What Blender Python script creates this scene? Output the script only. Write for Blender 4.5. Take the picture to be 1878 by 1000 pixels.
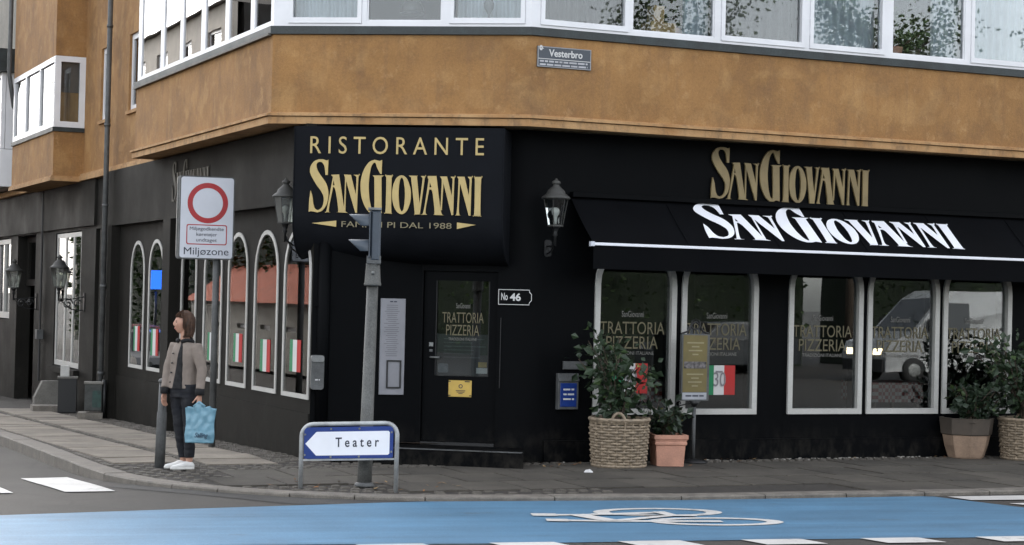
import bpy, bmesh, math, random
from mathutils import Vector, Matrix
random.seed(7)
rad = math.radians
SC = bpy.context.scene
COL = SC.collection
for _o in list(bpy.data.objects): bpy.data.objects.remove(_o)

# ------------------------------------------------------------------ camera
cam_d = bpy.data.cameras.new('camera')
cam = bpy.data.objects.new('camera', cam_d); COL.objects.link(cam)
_f = Vector((0, .99988652, .01506509)); _r = Vector((.999723514, -.000354236, .0235110532)); _u = Vector((-.02351372, -.01506092, .99961006))
cam.matrix_world = Matrix(((_r.x, _u.x, -_f.x, 0), (_r.y, _u.y, -_f.y, 0), (_r.z, _u.z, -_f.z, 1.95), (0, 0, 0, 1)))
cam_d.sensor_width = 36; cam_d.lens = 65.176; cam_d.clip_start = .1; cam_d.clip_end = 2000
SC.camera = cam

# ------------------------------------------------------------------ sky, sun, exposure
SUN_AZ = rad(-8)      # compass angle from +Y towards +X: behind and to the left
SUN_EL = rad(34)
W = bpy.data.worlds.new('World'); SC.world = W; W.use_nodes = True
wn = W.node_tree; bg = wn.nodes['Background']
sky = wn.nodes.new('ShaderNodeTexSky'); sky.sky_type = 'NISHITA'; sky.sun_disc = False
sky.sun_elevation = SUN_EL; sky.sun_rotation = SUN_AZ
sky.air_density = 1.0; sky.dust_density = 2.0; sky.ozone_density = 1.0; sky.altitude = 0
mixh = wn.nodes.new('ShaderNodeHueSaturation'); mixh.inputs['Saturation'].default_value = .24
wn.links.new(sky.outputs[0], mixh.inputs['Color']); wn.links.new(mixh.outputs[0], bg.inputs[0])
bg.inputs[1].default_value = .15
sd = bpy.data.lights.new('sun', 'SUN'); sd.energy = .5; sd.angle = rad(20); sd.color = (1, .93, .84)
so = bpy.data.objects.new('sun', sd); COL.objects.link(so)
_sv = Vector((math.sin(SUN_AZ) * math.cos(SUN_EL), math.cos(SUN_AZ) * math.cos(SUN_EL), math.sin(SUN_EL)))
so.rotation_euler = (-_sv).to_track_quat('-Z', 'Y').to_euler(); so.location = (-20, 30, 40)
SC.view_settings.view_transform = 'Standard'; SC.view_settings.look = 'None'
SC.view_settings.exposure = 2.1; SC.view_settings.gamma = 1; SC.view_settings.use_curve_mapping = False
SC.cycles.max_bounces = 7; SC.cycles.transparent_max_bounces = 16; SC.cycles.glossy_bounces = 3
SC.cycles.caustics_reflective = False; SC.cycles.caustics_refractive = False

# ------------------------------------------------------------------ frames and ground heights
class Fr:
    """A vertical plane: s runs along it, o comes out of it, z is up."""
    def __init__(self, p, ang):
        self.p = Vector((p[0], p[1], 0)); self.ang = ang
        self.d = Vector((math.cos(ang), math.sin(ang), 0)); self.n = Vector((self.d.y, -self.d.x, 0))
    def pt(self, s, o, z): return self.p + self.d * s + self.n * o + Vector((0, 0, z))
    def off(self, s, o=0): q = self.pt(s, o, 0); return Fr((q.x, q.y), self.ang)
AR, AL, AC = .4101073716, -1.1400056, rad(-7.70031)
FR = Fr((2.0495, 21.8744), AR)            # right facade, ground floor
FL = Fr((-2.4772, 21.4041), AL)           # side street facade, ground floor
FD = Fr((-.607, 21.169), AC)              # entrance door
FS = Fr((-2.238, 20.884), rad(15.764))    # splayed panel beside the door
BW1, BW2 = (-2.775, 20.998), (.154, 20.602)   # upper bay corners
BR, BCn, BL = Fr(BW2, AR), Fr(BW1, AC), Fr(BW1, AL)
class FrC(Fr):
    def pt(self, s, o, z): return Fr.pt(self, .040 + .9954 * s, o, .0185 + .9905 * z)
FC = FrC((-2.822, 20.853), AC)            # canopy sign front
FX = Fr((0, 0), 0)

def smooth(a, b, x):
    t = min(1, max(0, (x - a) / (b - a))); return t * t * (3 - 2 * t)
def zp(x, y):      # pavement height
    d = (x - FL.p.x) * -FL.d.x + (y - FL.p.y) * -FL.d.y
    return .12 - .0225 * min(22, max(0, d))
def zr(x, y):      # road height
    return zp(x, y) - .04 - .09 * smooth(-2.8, -5.2, x) * smooth(16.2, 19.6, y)

# ------------------------------------------------------------------ materials
MATS = {}
def nodes(name):
    m = bpy.data.materials.new(name); m.use_nodes = True
    nt = m.node_tree; b = nt.nodes['Principled BSDF']; MATS[name] = m
    return m, nt, b
def N(nt, t, **kw):
    n = nt.nodes.new(t)
    for k, v in kw.items():
        if k in n.inputs: n.inputs[k].default_value = v
        else: setattr(n, k, v)
    return n
def noise(nt, scale, detail=4, rough=.55, pos=None, sc=None, dist=0):
    if pos is None:
        pos = N(nt, 'ShaderNodeNewGeometry').outputs['Position']
    if sc:
        mp = N(nt, 'ShaderNodeMapping'); mp.inputs['Scale'].default_value = sc
        nt.links.new(pos, mp.inputs['Vector']); pos = mp.outputs[0]
    n = N(nt, 'ShaderNodeTexNoise', Scale=scale, Detail=detail, Roughness=rough, Distortion=dist)
    nt.links.new(pos, n.inputs['Vector']); return n.outputs['Fac']
def ramp(nt, fac, stops):
    r = N(nt, 'ShaderNodeValToRGB'); e = r.color_ramp.elements
    while len(e) < len(stops): e.new(.5)
    for i, (p, c) in enumerate(stops):
        e[i].position = p; e[i].color = (c, c, c, 1) if isinstance(c, (int, float)) else (*c, 1)
    nt.links.new(fac, r.inputs[0]); return r.outputs[0]
def mix(nt, fac, a, b, mode='MIX'):
    m = N(nt, 'ShaderNodeMix', data_type='RGBA', blend_type=mode)
    for sock, v in ((m.inputs[0], fac), (m.inputs[6], a), (m.inputs[7], b)):
        if isinstance(v, (int, float)): sock.default_value = v
        elif isinstance(v, tuple): sock.default_value = (*v, 1)
        else: nt.links.new(v, sock)
    return m.outputs[2]
def bump(nt, b, h, dist=.01, strength=.6):
    n = N(nt, 'ShaderNodeBump', Strength=strength, Distance=dist); nt.links.new(h, n.inputs['Height'])
    nt.links.new(n.outputs[0], b.inputs['Normal'])
def mat(name, c, rough=.6, var=.18, scale=6, metal=0, bmp=0, bscale=60, spec=.5, fine=0, coat=0):
    if name in MATS: return MATS[name]
    m, nt, b = nodes(name)
    b.inputs['Roughness'].default_value = rough; b.inputs['Metallic'].default_value = metal
    b.inputs['Specular IOR Level'].default_value = spec
    if coat: b.inputs['Coat Weight'].default_value = coat
    if var:
        f = ramp(nt, noise(nt, scale, 5), [(.3, 0.), (.7, 1.)])
        lo = tuple(max(0, x * (1 - var)) for x in c); hi = tuple(min(1, x * (1 + var)) for x in c)
        col = mix(nt, f, lo, hi)
        if fine:
            f2 = ramp(nt, noise(nt, scale * 14, 3), [(.35, 1 - fine), (.65, 1.)])
            col = mix(nt, 1., col, f2, 'MULTIPLY')
        nt.links.new(col, b.inputs['Base Color'])
        rr = N(nt, 'ShaderNodeMapRange'); rr.inputs['To Min'].default_value = rough * .85; rr.inputs['To Max'].default_value = min(1, rough * 1.15)
        nt.links.new(f, rr.inputs['Value']); nt.links.new(rr.outputs[0], b.inputs['Roughness'])
    else: b.inputs['Base Color'].default_value = (*c, 1)
    if bmp: bump(nt, b, noise(nt, bscale, 4), bmp)
    return m
def emit(name, c, s):
    m, nt, b = nodes(name); b.inputs['Base Color'].default_value = (*c, 1)
    b.inputs['Emission Color'].default_value = (*c, 1); b.inputs['Emission Strength'].default_value = s; return m
def glass(name, tint=(.9, .93, .93), ior=1.55, rough=.0, boost=0.):
    m, nt, b = nodes(name); nt.nodes.remove(b); o = nt.nodes['Material Output']
    fr = N(nt, 'ShaderNodeFresnel', IOR=ior)
    tr = N(nt, 'ShaderNodeBsdfTransparent', Color=(*tint, 1)); gl = N(nt, 'ShaderNodeBsdfGlossy', Roughness=rough, Color=(1, 1, 1, 1))
    bp = N(nt, 'ShaderNodeBump', Strength=.035, Distance=.02); nt.links.new(noise(nt, 1.1, 1), bp.inputs['Height'])
    nt.links.new(bp.outputs[0], gl.inputs['Normal'])
    ad = N(nt, 'ShaderNodeMath', operation='ADD', use_clamp=True); ad.inputs[1].default_value = boost
    nt.links.new(fr.outputs[0], ad.inputs[0])
    mx = N(nt, 'ShaderNodeMixShader'); nt.links.new(ad.outputs[0], mx.inputs[0]); nt.links.new(tr.outputs[0], mx.inputs[1]); nt.links.new(gl.outputs[0], mx.inputs[2])
    nt.links.new(mx.outputs[0], o.inputs['Surface']); return m

def m_ochre():
    m, nt, b = nodes('ochre_render'); b.inputs['Roughness'].default_value = .85
    g = N(nt, 'ShaderNodeNewGeometry').outputs['Position']
    big = ramp(nt, noise(nt, .9, 5, .6, g), [(.3, 0.), (.7, 1.)])
    col = mix(nt, big, (.255, .13, .045), (.42, .22, .077))
    blot = ramp(nt, noise(nt, 2.6, 3, .5, g, dist=.4), [(.53, 0.), (.66, .55)])
    col = mix(nt, blot, col, (.47, .27, .105))
    pat = ramp(nt, noise(nt, 1.5, 2, .4, g, (1, 1, 1.6)), [(.60, 0.), (.63, .42)])
    col = mix(nt, pat, col, (.43, .24, .092))
    dirt = ramp(nt, noise(nt, 2.4, 6, .68, g, (1, 1, .8)), [(.47, 0.), (.70, .62)])
    col = mix(nt, dirt, col, (.19, .105, .05))
    stk = ramp(nt, noise(nt, 5.5, 5, .65, g, (1.8, 1.8, .16)), [(.52, 0.), (.70, .38)])
    col = mix(nt, stk, col, (.225, .125, .06))
    lit = ramp(nt, noise(nt, 7, 6, .7, g, (1, 1, .8)), [(.57, 0.), (.70, .5)])
    col = mix(nt, lit, col, (.50, .30, .13))
    fine = ramp(nt, noise(nt, 38, 5, .75, g), [(.3, .78), (.7, 1.06)])
    col = mix(nt, 1., col, fine, 'MULTIPLY')
    nt.links.new(col, b.inputs['Base Color']); bump(nt, b, noise(nt, 60, 6, .75, g), .010, .7); return m
def m_cornice():
    m, nt, b = nodes('ochre_moulding'); b.inputs['Roughness'].default_value = .85
    g = N(nt, 'ShaderNodeNewGeometry').outputs['Position']
    col = mix(nt, ramp(nt, noise(nt, 3, 4, .6, g), [(.3, 0.), (.7, 1.)]), (.36, .19, .075), (.50, .31, .15))
    dirt = ramp(nt, noise(nt, 9, 5, .65, g, (1, 1, .5)), [(.5, 0.), (.72, .7)])
    col = mix(nt, dirt, col, (.12, .085, .055))
    nt.links.new(col, b.inputs['Base Color']); bump(nt, b, noise(nt, 50, 5, .7, g), .008, .6); return m
def m_asphalt(name, c, patch=.25):
    m, nt, b = nodes(name); b.inputs['Roughness'].default_value = .8
    g = N(nt, 'ShaderNodeNewGeometry').outputs['Position']
    col = mix(nt, ramp(nt, noise(nt, .8, 6, .65, g), [(.3, 0.), (.7, 1.)]), tuple(x * (1 - patch) for x in c), tuple(x * (1 + patch) for x in c))
    agg = ramp(nt, noise(nt, 130, 3, .7, g), [(.3, .55), (.7, 1.35)])
    col = mix(nt, 1., col, agg, 'MULTIPLY')
    v = N(nt, 'ShaderNodeTexVoronoi', feature='DISTANCE_TO_EDGE', Scale=.55); nt.links.new(g, v.inputs['Vector'])
    crack = ramp(nt, v.outputs['Distance'], [(.0, .6), (.012, 1.)])
    col = mix(nt, .55, col, mix(nt, 1., col, crack, 'MULTIPLY'))
    nt.links.new(col, b.inputs['Base Color']); bump(nt, b, noise(nt, 130, 3, .7, g), .006, .7); return m
def m_worn(name, c, under, lo=.57, hi=.70, scale=3.5, rough=.6, sc=None):
    """Painted marking, worn through to the surface below."""
    m, nt, b = nodes(name); b.inputs['Roughness'].default_value = rough
    g = N(nt, 'ShaderNodeNewGeometry').outputs['Position']
    w = ramp(nt, noise(nt, scale, 8, .72, g, sc), [(lo, 0.), (hi, 1.)])
    base = mix(nt, ramp(nt, noise(nt, 1.2, 5, .6, g), [(.3, 0.), (.7, 1.)]), tuple(x * .86 for x in c), tuple(x * 1.1 for x in c))
    col = mix(nt, w, base, under)
    agg = ramp(nt, noise(nt, 120, 3, .7, g), [(.3, .82), (.7, 1.08)])
    col = mix(nt, 1., col, agg, 'MULTIPLY')
    nt.links.new(col, b.inputs['Base Color']); bump(nt, b, noise(nt, 120, 3, .7, g), .004, .5); return m
def m_paintwall(name, c, c2, rough, bmp=.004, stain=.5):
    m, nt, b = nodes(name); b.inputs['Specular IOR Level'].default_value = .06
    g = N(nt, 'ShaderNodeNewGeometry').outputs['Position']
    f = ramp(nt, noise(nt, 1.3, 6, .65, g), [(.3, 0.), (.75, 1.)])
    col = mix(nt, f, c, c2)
    st = ramp(nt, noise(nt, 2.2, 6, .7, g, (2, 2, .5)), [(.55, 0.), (.8, stain)])
    col = mix(nt, st, col, tuple(x * 1.8 + .002 for x in c2))
    gz = N(nt, 'ShaderNodeSeparateXYZ'); nt.links.new(g, gz.inputs[0])
    sp = ramp(nt, gz.outputs['Z'], [(.10, .8), (.55, 0.)]); spn = ramp(nt, noise(nt, 7, 6, .7, g, (1, 1, .6)), [(.45, 0.), (.7, 1.)])
    col = mix(nt, mix(nt, 1., sp, spn, 'MULTIPLY'), col, (.030, .027, .023))
    scf = ramp(nt, noise(nt, 16, 6, .75, g, (.5, .5, 1.6)), [(.68, 0.), (.76, .5)])
    col = mix(nt, scf, col, tuple(x * 2.6 + .003 for x in c2))
    nt.links.new(col, b.inputs['Base Color'])
    rr = N(nt, 'ShaderNodeMapRange'); rr.inputs['To Min'].default_value = rough - .08; rr.inputs['To Max'].default_value = rough + .12
    nt.links.new(f, rr.inputs['Value']); nt.links.new(rr.outputs[0], b.inputs['Roughness'])
    bump(nt, b, noise(nt, 40, 5, .7, g), bmp, .4); return m
def m_slab(name, c1, c2):
    m, nt, b = nodes(name); b.inputs['Roughness'].default_value = .85
    g = N(nt, 'ShaderNodeNewGeometry').outputs['Position']
    oi = N(nt, 'ShaderNodeObjectInfo').outputs['Random']
    col = mix(nt, oi, c1, c2)
    blot = ramp(nt, noise(nt, 1.6, 6, .7, g), [(.35, .62), (.65, 1.1)])
    col = mix(nt, 1., col, blot, 'MULTIPLY')
    fine = ramp(nt, noise(nt, 60, 4, .7, g), [(.3, .75), (.7, 1.15)])
    col = mix(nt, 1., col, fine, 'MULTIPLY')
    nt.links.new(col, b.inputs['Base Color']); bump(nt, b, noise(nt, 80, 4, .7, g), .004, .6); return m
def m_sett():
    m, nt, b = nodes('granite_sett'); b.inputs['Roughness'].default_value = .75
    g = N(nt, 'ShaderNodeNewGeometry').outputs['Position']
    col = mix(nt, noise(nt, 9, 2, .5, g), (.035, .031, .026), (.15, .132, .11))
    fine = ramp(nt, noise(nt, 90, 4, .7, g), [(.3, .75), (.7, 1.2)])
    nt.links.new(mix(nt, 1., col, fine, 'MULTIPLY'), b.inputs['Base Color']); bump(nt, b, noise(nt, 60, 4), .006, .6); return m
def m_leaf(name, c, c2, rough=.4):
    m, nt, b = nodes(name); b.inputs['Roughness'].default_value = rough
    col = mix(nt, ramp(nt, noise(nt, 14, 2), [(.35, 0.), (.65, 1.)]), c, c2)
    nt.links.new(col, b.inputs['Base Color'])
    if 'Transmission Weight' in b.inputs: b.inputs['Subsurface Weight'].default_value = 0
    return m
def m_roof(name, c):
    m, nt, b = nodes(name); b.inputs['Roughness'].default_value = .8
    col = mix(nt, noise(nt, 2, 6, .7), tuple(x * .6 for x in c), tuple(x * 1.3 for x in c))
    nt.links.new(col, b.inputs['Base Color']); return m

M_OCHRE = m_ochre(); M_CORN = m_cornice()
M_ASPH = m_asphalt('asphalt', (.045, .040, .035)); M_ASPHN = m_asphalt('asphalt_new', (.038, .036, .034), .15)
def m_blue():
    m = m_worn('cycle_blue', (.088, .215, .345), (.085, .10, .11), .60, .80, 1.3, .6, (1, 2, 1)); nt = m.node_tree; b = nt.nodes['Principled BSDF']
    src = b.inputs['Base Color'].links[0].from_socket
    mp = N(nt, 'ShaderNodeMapping'); mp.inputs['Rotation'].default_value = (0, 0, -.275); nt.links.new(N(nt, 'ShaderNodeNewGeometry').outputs['Position'], mp.inputs['Vector'])
    st = ramp(nt, noise(nt, 1.0, 7, .7, mp.outputs[0], (.22, 3.2, 1)), [(.32, .74), (.68, 1.10)])
    ag = ramp(nt, noise(nt, 55, 4, .8), [(.30, .78), (.70, 1.14)]); src = mix(nt, 1., src, ag, 'MULTIPLY')
    sp = ramp(nt, noise(nt, 26, 4, .7), [(.66, 1.), (.74, .72)])
    nt.links.new(mix(nt, 1., mix(nt, 1., src, st, 'MULTIPLY'), sp, 'MULTIPLY'), b.inputs['Base Color']); return m
M_BLUE = m_blue()
M_WHITEM = m_worn('road_white', (.60, .585, .56), (.20, .21, .22), .56, .74, 6)
M_BLACK = m_paintwall('black_paint', (.0016, .0019, .0024), (.0028, .0032, .0039), .55, .003, .25)
M_GREYW = m_paintwall('weathered_sheen_paint', (.0138, .013, .0113), (.0205, .0193, .017), .62, .004, .3)  # weathered black front paint; grazing sky sheen is put into the base colour
M_NAVY = mat('canopy_cloth', (.0085, .0094, .0117), .7, .15, 3, spec=.06, bmp=.002, bscale=120)
M_AWN = mat('awning_cloth', (.0030, .0033, .0042), .75, .2, 2, spec=.06, bmp=.002, bscale=150)
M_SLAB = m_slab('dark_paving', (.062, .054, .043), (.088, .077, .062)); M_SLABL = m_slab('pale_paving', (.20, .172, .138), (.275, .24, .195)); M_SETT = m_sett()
M_GRIT = mat('joint_grit', (.038, .032, .026), .95, .4, 8, bmp=.01, bscale=90, fine=.4)
M_KERB = mat('kerb_granite', (.19, .17, .145), .8, .3, 7, bmp=.004, bscale=70, fine=.35)
M_WHITE = mat('white_frame', (.74, .74, .76), .35, .06, 3)
M_CREAM = mat('cream_frame', (.52, .51, .48), .45, .07, 5, fine=.12)
M_ZINC = mat('zinc_sill', (.028, .036, .037), .5, .5, 4, metal=.1, fine=.3)
M_ZINCL = mat('weathered_sill', (.16, .15, .13), .7, .4, 6, fine=.3)
M_GLASS = glass('window_glass', (.82, .86, .86), 1.52, .0, .035)
M_GLASSU = glass('upper_glass', (.92, .95, .96), 1.5, .0, .0)
M_GLASSB = glass('mirror_bright_glass', (.8, .84, .85), 1.6, .0, .30)
M_GLASSL = glass('side_glass', (.88, .90, .89), 1.42, .0, .0)
M_LGLASS = glass('lantern_glass', (.82, .85, .83), 1.5, .06, .03)
M_GOLD = mat('gold_letter', (.47, .35, .135), .45, .12, 5)
M_GOLDD = mat('aged_gold_letter', (.235, .175, .08), .5, .2, 4)
M_GOLDG = mat('pale_gold_print', (.26, .225, .125), .6, .12, 8)
M_WPRINT = mat('window_gold_print', (.115, .10, .055), .6, .12, 8)
M_STEEL = mat('galvanised_steel', (.22, .225, .22), .5, .3, 9, metal=.55, fine=.2)
M_HOOP = mat('pale_galvanised', (.40, .41, .41), .5, .25, 9, metal=.4, fine=.2)
M_CONC = mat('pale_concrete', (.20, .19, .17), .85, .25, 6, fine=.3)
M_POLE = mat('signal_pole_steel', (.125, .125, .118), .6, .35, 5, metal=.3, fine=.35)
M_STEELD = mat('grey_pole', (.105, .108, .108), .6, .35, 6, metal=.2, fine=.25)
M_SIGNAL = mat('signal_housing', (.050, .064, .082), .45, .2, 6)
M_SIGNW = mat('sign_white', (.62, .64, .70), .4, .05, 4); M_SIGNT = mat('reflective_white', (.84, .85, .90), .4, .04, 4); M_SIGNB = mat('sign_blue', (.008, .035, .20), .35, .12, 4)
M_SIGNR = mat('sign_red', (.38, .014, .018), .4, .1, 6); M_SIGNK = mat('sign_ink', (.020, .024, .045), .45, .05, 6)
M_SIGNG = mat('sign_slate', (.050, .060, .075), .45, .1, 6)
M_IRON = mat('black_iron', (.010, .010, .0105), .5, .2, 10)
M_LEAD = mat('lantern_metal', (.042, .041, .037), .6, .25, 12)
M_BULB = mat('opal_bulb', (.72, .72, .70), .3, .03, 3)
M_TERRA = mat('terracotta', (.55, .285, .20), .8, .16, 6, bmp=.003, fine=.15)
M_POTC = mat('pale_clay', (.34, .235, .165), .85, .25, 6, bmp=.003, fine=.2); M_POTD = mat('dark_clay_rim', (.075, .060, .047), .8, .25, 6)
M_WICK = mat('wicker', (.30, .235, .165), .7, .4, 22, fine=.3)
M_SOIL = mat('soil', (.028, .020, .014), .95, .4, 30, bmp=.01)
M_BARK = mat('bark', (.075, .055, .040), .9, .3, 12, bmp=.006)
M_LEAF = m_leaf('laurel_leaf', (.010, .024, .009), (.024, .046, .017), .55); M_LEAF2 = m_leaf('dark_leaf', (.008, .018, .008), (.017, .034, .014), .55)
M_LEAFN = m_leaf('fresh_leaf', (.035, .065, .018), (.055, .085, .03), .5); M_LEAFY = m_leaf('yellowed_leaf', (.20, .21, .03), (.24, .19, .05)); M_LEAFT = m_leaf('tree_leaf', (.028, .055, .016), (.075, .11, .035), .6)
M_CURT = mat('white_curtain', (.42, .46, .49), .9, .08, 4); M_CURTG = mat('grey_curtain', (.155, .142, .135), .9, .12, 4)
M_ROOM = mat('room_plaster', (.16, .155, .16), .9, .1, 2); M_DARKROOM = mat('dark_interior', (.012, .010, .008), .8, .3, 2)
M_WOODF = mat('wood_floor', (.05, .032, .02), .6, .3, 6)
M_PAPER = mat('paper_white', (.60, .59, .58), .8, .05, 5); M_FGREEN = mat('flag_green', (.015, .20, .08), .7, .08, 6); M_FRED = mat('flag_red', (.42, .022, .020), .7, .08, 6)

# ------------------------------------------------------------------ mesh builder
ORG = {}
def tag(o, label=None, cat=None, group=None, kind=None):
    if label: o['label'] = label
    if cat: o['category'] = cat
    if group: o['group'] = group
    if kind: o['kind'] = kind
    return o
def thing(name, loc, label, cat, group=None):
    o = bpy.data.objects.new(name, None); COL.objects.link(o); o.location = loc; o.empty_display_size = .2
    ORG[o] = Vector(loc); return tag(o, label, cat, group)
class MB:
    def __init__(self): self.v = []; self.f = []; self.m = []; self.mats = []; self.cur = 0; self.sm = []; self.smooth = False
    def use(self, m):
        if m not in self.mats: self.mats.append(m)
        self.cur = self.mats.index(m); return self
    def add(self, vs, fs):
        b = len(self.v); self.v += [Vector(v) for v in vs]
        for f in fs: self.f.append([b + i for i in f]); self.m.append(self.cur); self.sm.append(self.smooth)
        return self
    def hexa(self, p):   # 8 points: bottom 4 ccw, top 4 ccw
        return self.add(p, [(0, 3, 2, 1), (4, 5, 6, 7), (0, 1, 5, 4), (1, 2, 6, 5), (2, 3, 7, 6), (3, 0, 4, 7)])
    def box(self, F, s0, s1, o0, o1, z0, z1):
        return self.hexa([F.pt(s0, o1, z0), F.pt(s1, o1, z0), F.pt(s1, o0, z0), F.pt(s0, o0, z0), F.pt(s0, o1, z1), F.pt(s1, o1, z1), F.pt(s1, o0, z1), F.pt(s0, o0, z1)])
    def bbox(self, F, s0, s1, o0, o1, z0, z1, bv=.004):   # chamfered at its outer face edges
        p = [F.pt(s0, o0, z0), F.pt(s1, o0, z0), F.pt(s1, o0, z1), F.pt(s0, o0, z1)]
        q = [F.pt(s0, o1 - bv, z0), F.pt(s1, o1 - bv, z0), F.pt(s1, o1 - bv, z1), F.pt(s0, o1 - bv, z1)]
        r = [F.pt(s0 + bv, o1, z0 + bv), F.pt(s1 - bv, o1, z0 + bv), F.pt(s1 - bv, o1, z1 - bv), F.pt(s0 + bv, o1, z1 - bv)]
        fs = [(3, 2, 1, 0), (8, 9, 10, 11)]
        for i in range(4):
            j = (i + 1) % 4; fs += [(i, j, 4 + j, 4 + i), (4 + i, 4 + j, 8 + j, 8 + i)]
        return self.add(p + q + r, fs)
    def tube(self, pts, r, n=8, caps=True):
        pts = [Vector(p) for p in pts]; rs = r if isinstance(r, (list, tuple)) else [r] * len(pts)
        vs = []; fs = []; up = None
        for i, p in enumerate(pts):
            t = (pts[min(i + 1, len(pts) - 1)] - pts[max(i - 1, 0)]).normalized()
            if up is None: up = Vector((0, 0, 1)) if abs(t.z) < .9 else Vector((0, 1, 0))
            a = t.cross(up)
            if a.length < 1e-5: a = t.cross(Vector((1, 0, 0)))
            a.normalize(); b = a.cross(t).normalized(); up = b
            for k in range(n):
                an = 2 * math.pi * k / n; vs.append(p + (a * math.cos(an) + b * math.sin(an)) * rs[i])
        for i in range(len(pts) - 1):
            for k in range(n):
                k2 = (k + 1) % n; fs.append((i * n + k, i * n + k2, (i + 1) * n + k2, (i + 1) * n + k))
        if caps: fs.append(tuple(reversed(range(n)))); fs.append(tuple(range((len(pts) - 1) * n, len(pts) * n)))
        s = self.smooth; self.smooth = n > 6; self.add(vs, fs); self.smooth = s; return self
    def lathe(self, c, prof, n=16, sx=1, sy=1, rot=0, sm=True):
        c = Vector(c); vs = []; fs = []
        for r, z in prof:
            for k in range(n):
                a = 2 * math.pi * k / n + rot; vs.append(c + Vector((math.cos(a) * r * sx, math.sin(a) * r * sy, z)))
        for i in range(len(prof) - 1):
            for k in range(n):
                k2 = (k + 1) % n; fs.append((i * n + k, i * n + k2, (i + 1) * n + k2, (i + 1) * n + k))
        fs.append(tuple(reversed(range(n)))); fs.append(tuple(range((len(prof) - 1) * n, len(prof) * n)))
        s = self.smooth; self.smooth = sm; self.add(vs, fs); self.smooth = s; return self
    def loft(self, rings, caps=True):
        n = len(rings[0]); vs = [p for r in rings for p in r]; fs = []
        for i in range(len(rings) - 1):
            for k in range(n):
                k2 = (k + 1) % n; fs.append((i * n + k, i * n + k2, (i + 1) * n + k2, (i + 1) * n + k))
        if caps: fs.append(tuple(reversed(range(n)))); fs.append(tuple(range((len(rings) - 1) * n, len(rings) * n)))
        s = self.smooth; self.smooth = True; self.add(vs, fs); self.smooth = s; return self
    def plate(self, F, outlines, o0, o1):
        """Flat shape with holes, outlines in (s, z), thickness o0..o1."""
        cu = bpy.data.curves.new('tmp', 'CURVE'); cu.dimensions = '2D'; cu.fill_mode = 'BOTH'; cu.extrude = abs(o1 - o0) / 2
        for ol in outlines:
            sp = cu.splines.new('POLY'); sp.points.add(len(ol) - 1); sp.use_cyclic_u = True
            for i, (x, y) in enumerate(ol): sp.points[i].co = (x, y, 0, 1)
        return self._curve(cu, F, (o0 + o1) / 2)
    def _curve(self, cu, F, om, sx=1, sz=1, s0=0, z0=0, fit=None, tilt=None):
        ob = bpy.data.objects.new('tmp', cu); me = ob.to_mesh()
        co = [v.co.copy() for v in me.vertices]
        if fit and co:
            a, b_, c, d = fit; x0 = min(v.x for v in co); x1 = max(v.x for v in co); y0 = min(v.y for v in co); y1 = max(v.y for v in co)
            sx = (b_ - a) / max(1e-6, x1 - x0); sz = (d - c) / max(1e-6, y1 - y0); s0 = a - x0 * sx; z0 = c - y0 * sz
        pts = []
        for v in co:
            s, z = s0 + v.x * sx, z0 + v.y * sz
            if tilt: s, z = tilt(s, z)
            pts.append(F.pt(s, om + v.z, z))
        self.add(pts, [tuple(p.vertices) for p in me.polygons])
        ob.to_mesh_clear(); bpy.data.objects.remove(ob); bpy.data.curves.remove(cu); return self
    def text(self, F, body, fit, o=0, ext=.002, bold=0, space=1, tilt=None, shear=0):
        cu = bpy.data.curves.new('tmp', 'FONT'); cu.body = body; cu.extrude = ext; cu.offset = bold; cu.space_character = space; cu.resolution_u = 4; cu.shear = shear
        return self._curve(cu, F, o + ext, fit=fit, tilt=tilt)
    def build_each(self, name, m, parent):
        """One object for each connected piece (single letters of a raised inscription)."""
        par = list(range(len(self.v)))
        def fd(i):
            while par[i] != i: par[i] = par[par[i]]; i = par[i]
            return i
        for f in self.f:
            for k in f[1:]: par[fd(k)] = fd(f[0])
        gr = {}
        for i, f in enumerate(self.f): gr.setdefault(fd(f[0]), []).append(f)
        for fs in gr.values():
            ix = sorted({k for f in fs for k in f}); mp = {k: i for i, k in enumerate(ix)}
            MB().add([self.v[k] for k in ix], [[mp[k] for k in f] for f in fs]).build(name, m, parent)
    def build(self, name, m=None, parent=None, org=None, weld=False):
        o0 = ORG[parent] if parent is not None else Vector(org if org is not None else (0, 0, 0))
        me = bpy.data.meshes.new(name); me.from_pydata([tuple(v - o0) for v in self.v], [], self.f)
        ms = [m] if m is not None else self.mats
        for x in ms: me.materials.append(x)
        if len(ms) > 1: me.polygons.foreach_set('material_index', self.m)
        me.polygons.foreach_set('use_smooth', self.sm); me.update()
        ob = bpy.data.objects.new(name, me); COL.objects.link(ob)
        if parent is not None: ob.parent = parent
        else: ob.location = o0
        ORG[ob] = o0; return ob
def rect(a, b, c, d): return [(a, c), (b, c), (b, d), (a, d)]
def ins(a, b, c, d, t): return rect(a + t, b - t, c + t, d - t)
def arch(a, b, c, d, rise, n=10, e=2.):
    """Window outline with a rounded top of the given rise."""
    m = (a + b) / 2; w = (b - a) / 2; pts = [(a, c), (b, c)]
    for i in range(n + 1):
        t = math.pi * i / n; cx, sy = math.cos(t), math.sin(t)
        x = m + w * math.copysign(abs(cx) ** (2 / e), cx); pts.append((x, d - rise + rise * abs(sy) ** (2 / e)))
    return pts
def rrect(a, b, c, d, r, n=4):
    pts = []
    for cx, cz, a0 in ((b - r, d - r, 0), (a + r, d - r, 90), (a + r, c + r, 180), (b - r, c + r, 270)):
        for i in range(n + 1): t = rad(a0 + 90 * i / n); pts.append((cx + r * math.cos(t), cz + r * math.sin(t)))
    return pts
def circ(cx, cz, r, n=32, rz=None): return [(cx + r * math.cos(2 * math.pi * i / n), cz + (rz or r) * math.sin(2 * math.pi * i / n)) for i in range(n)]
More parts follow.
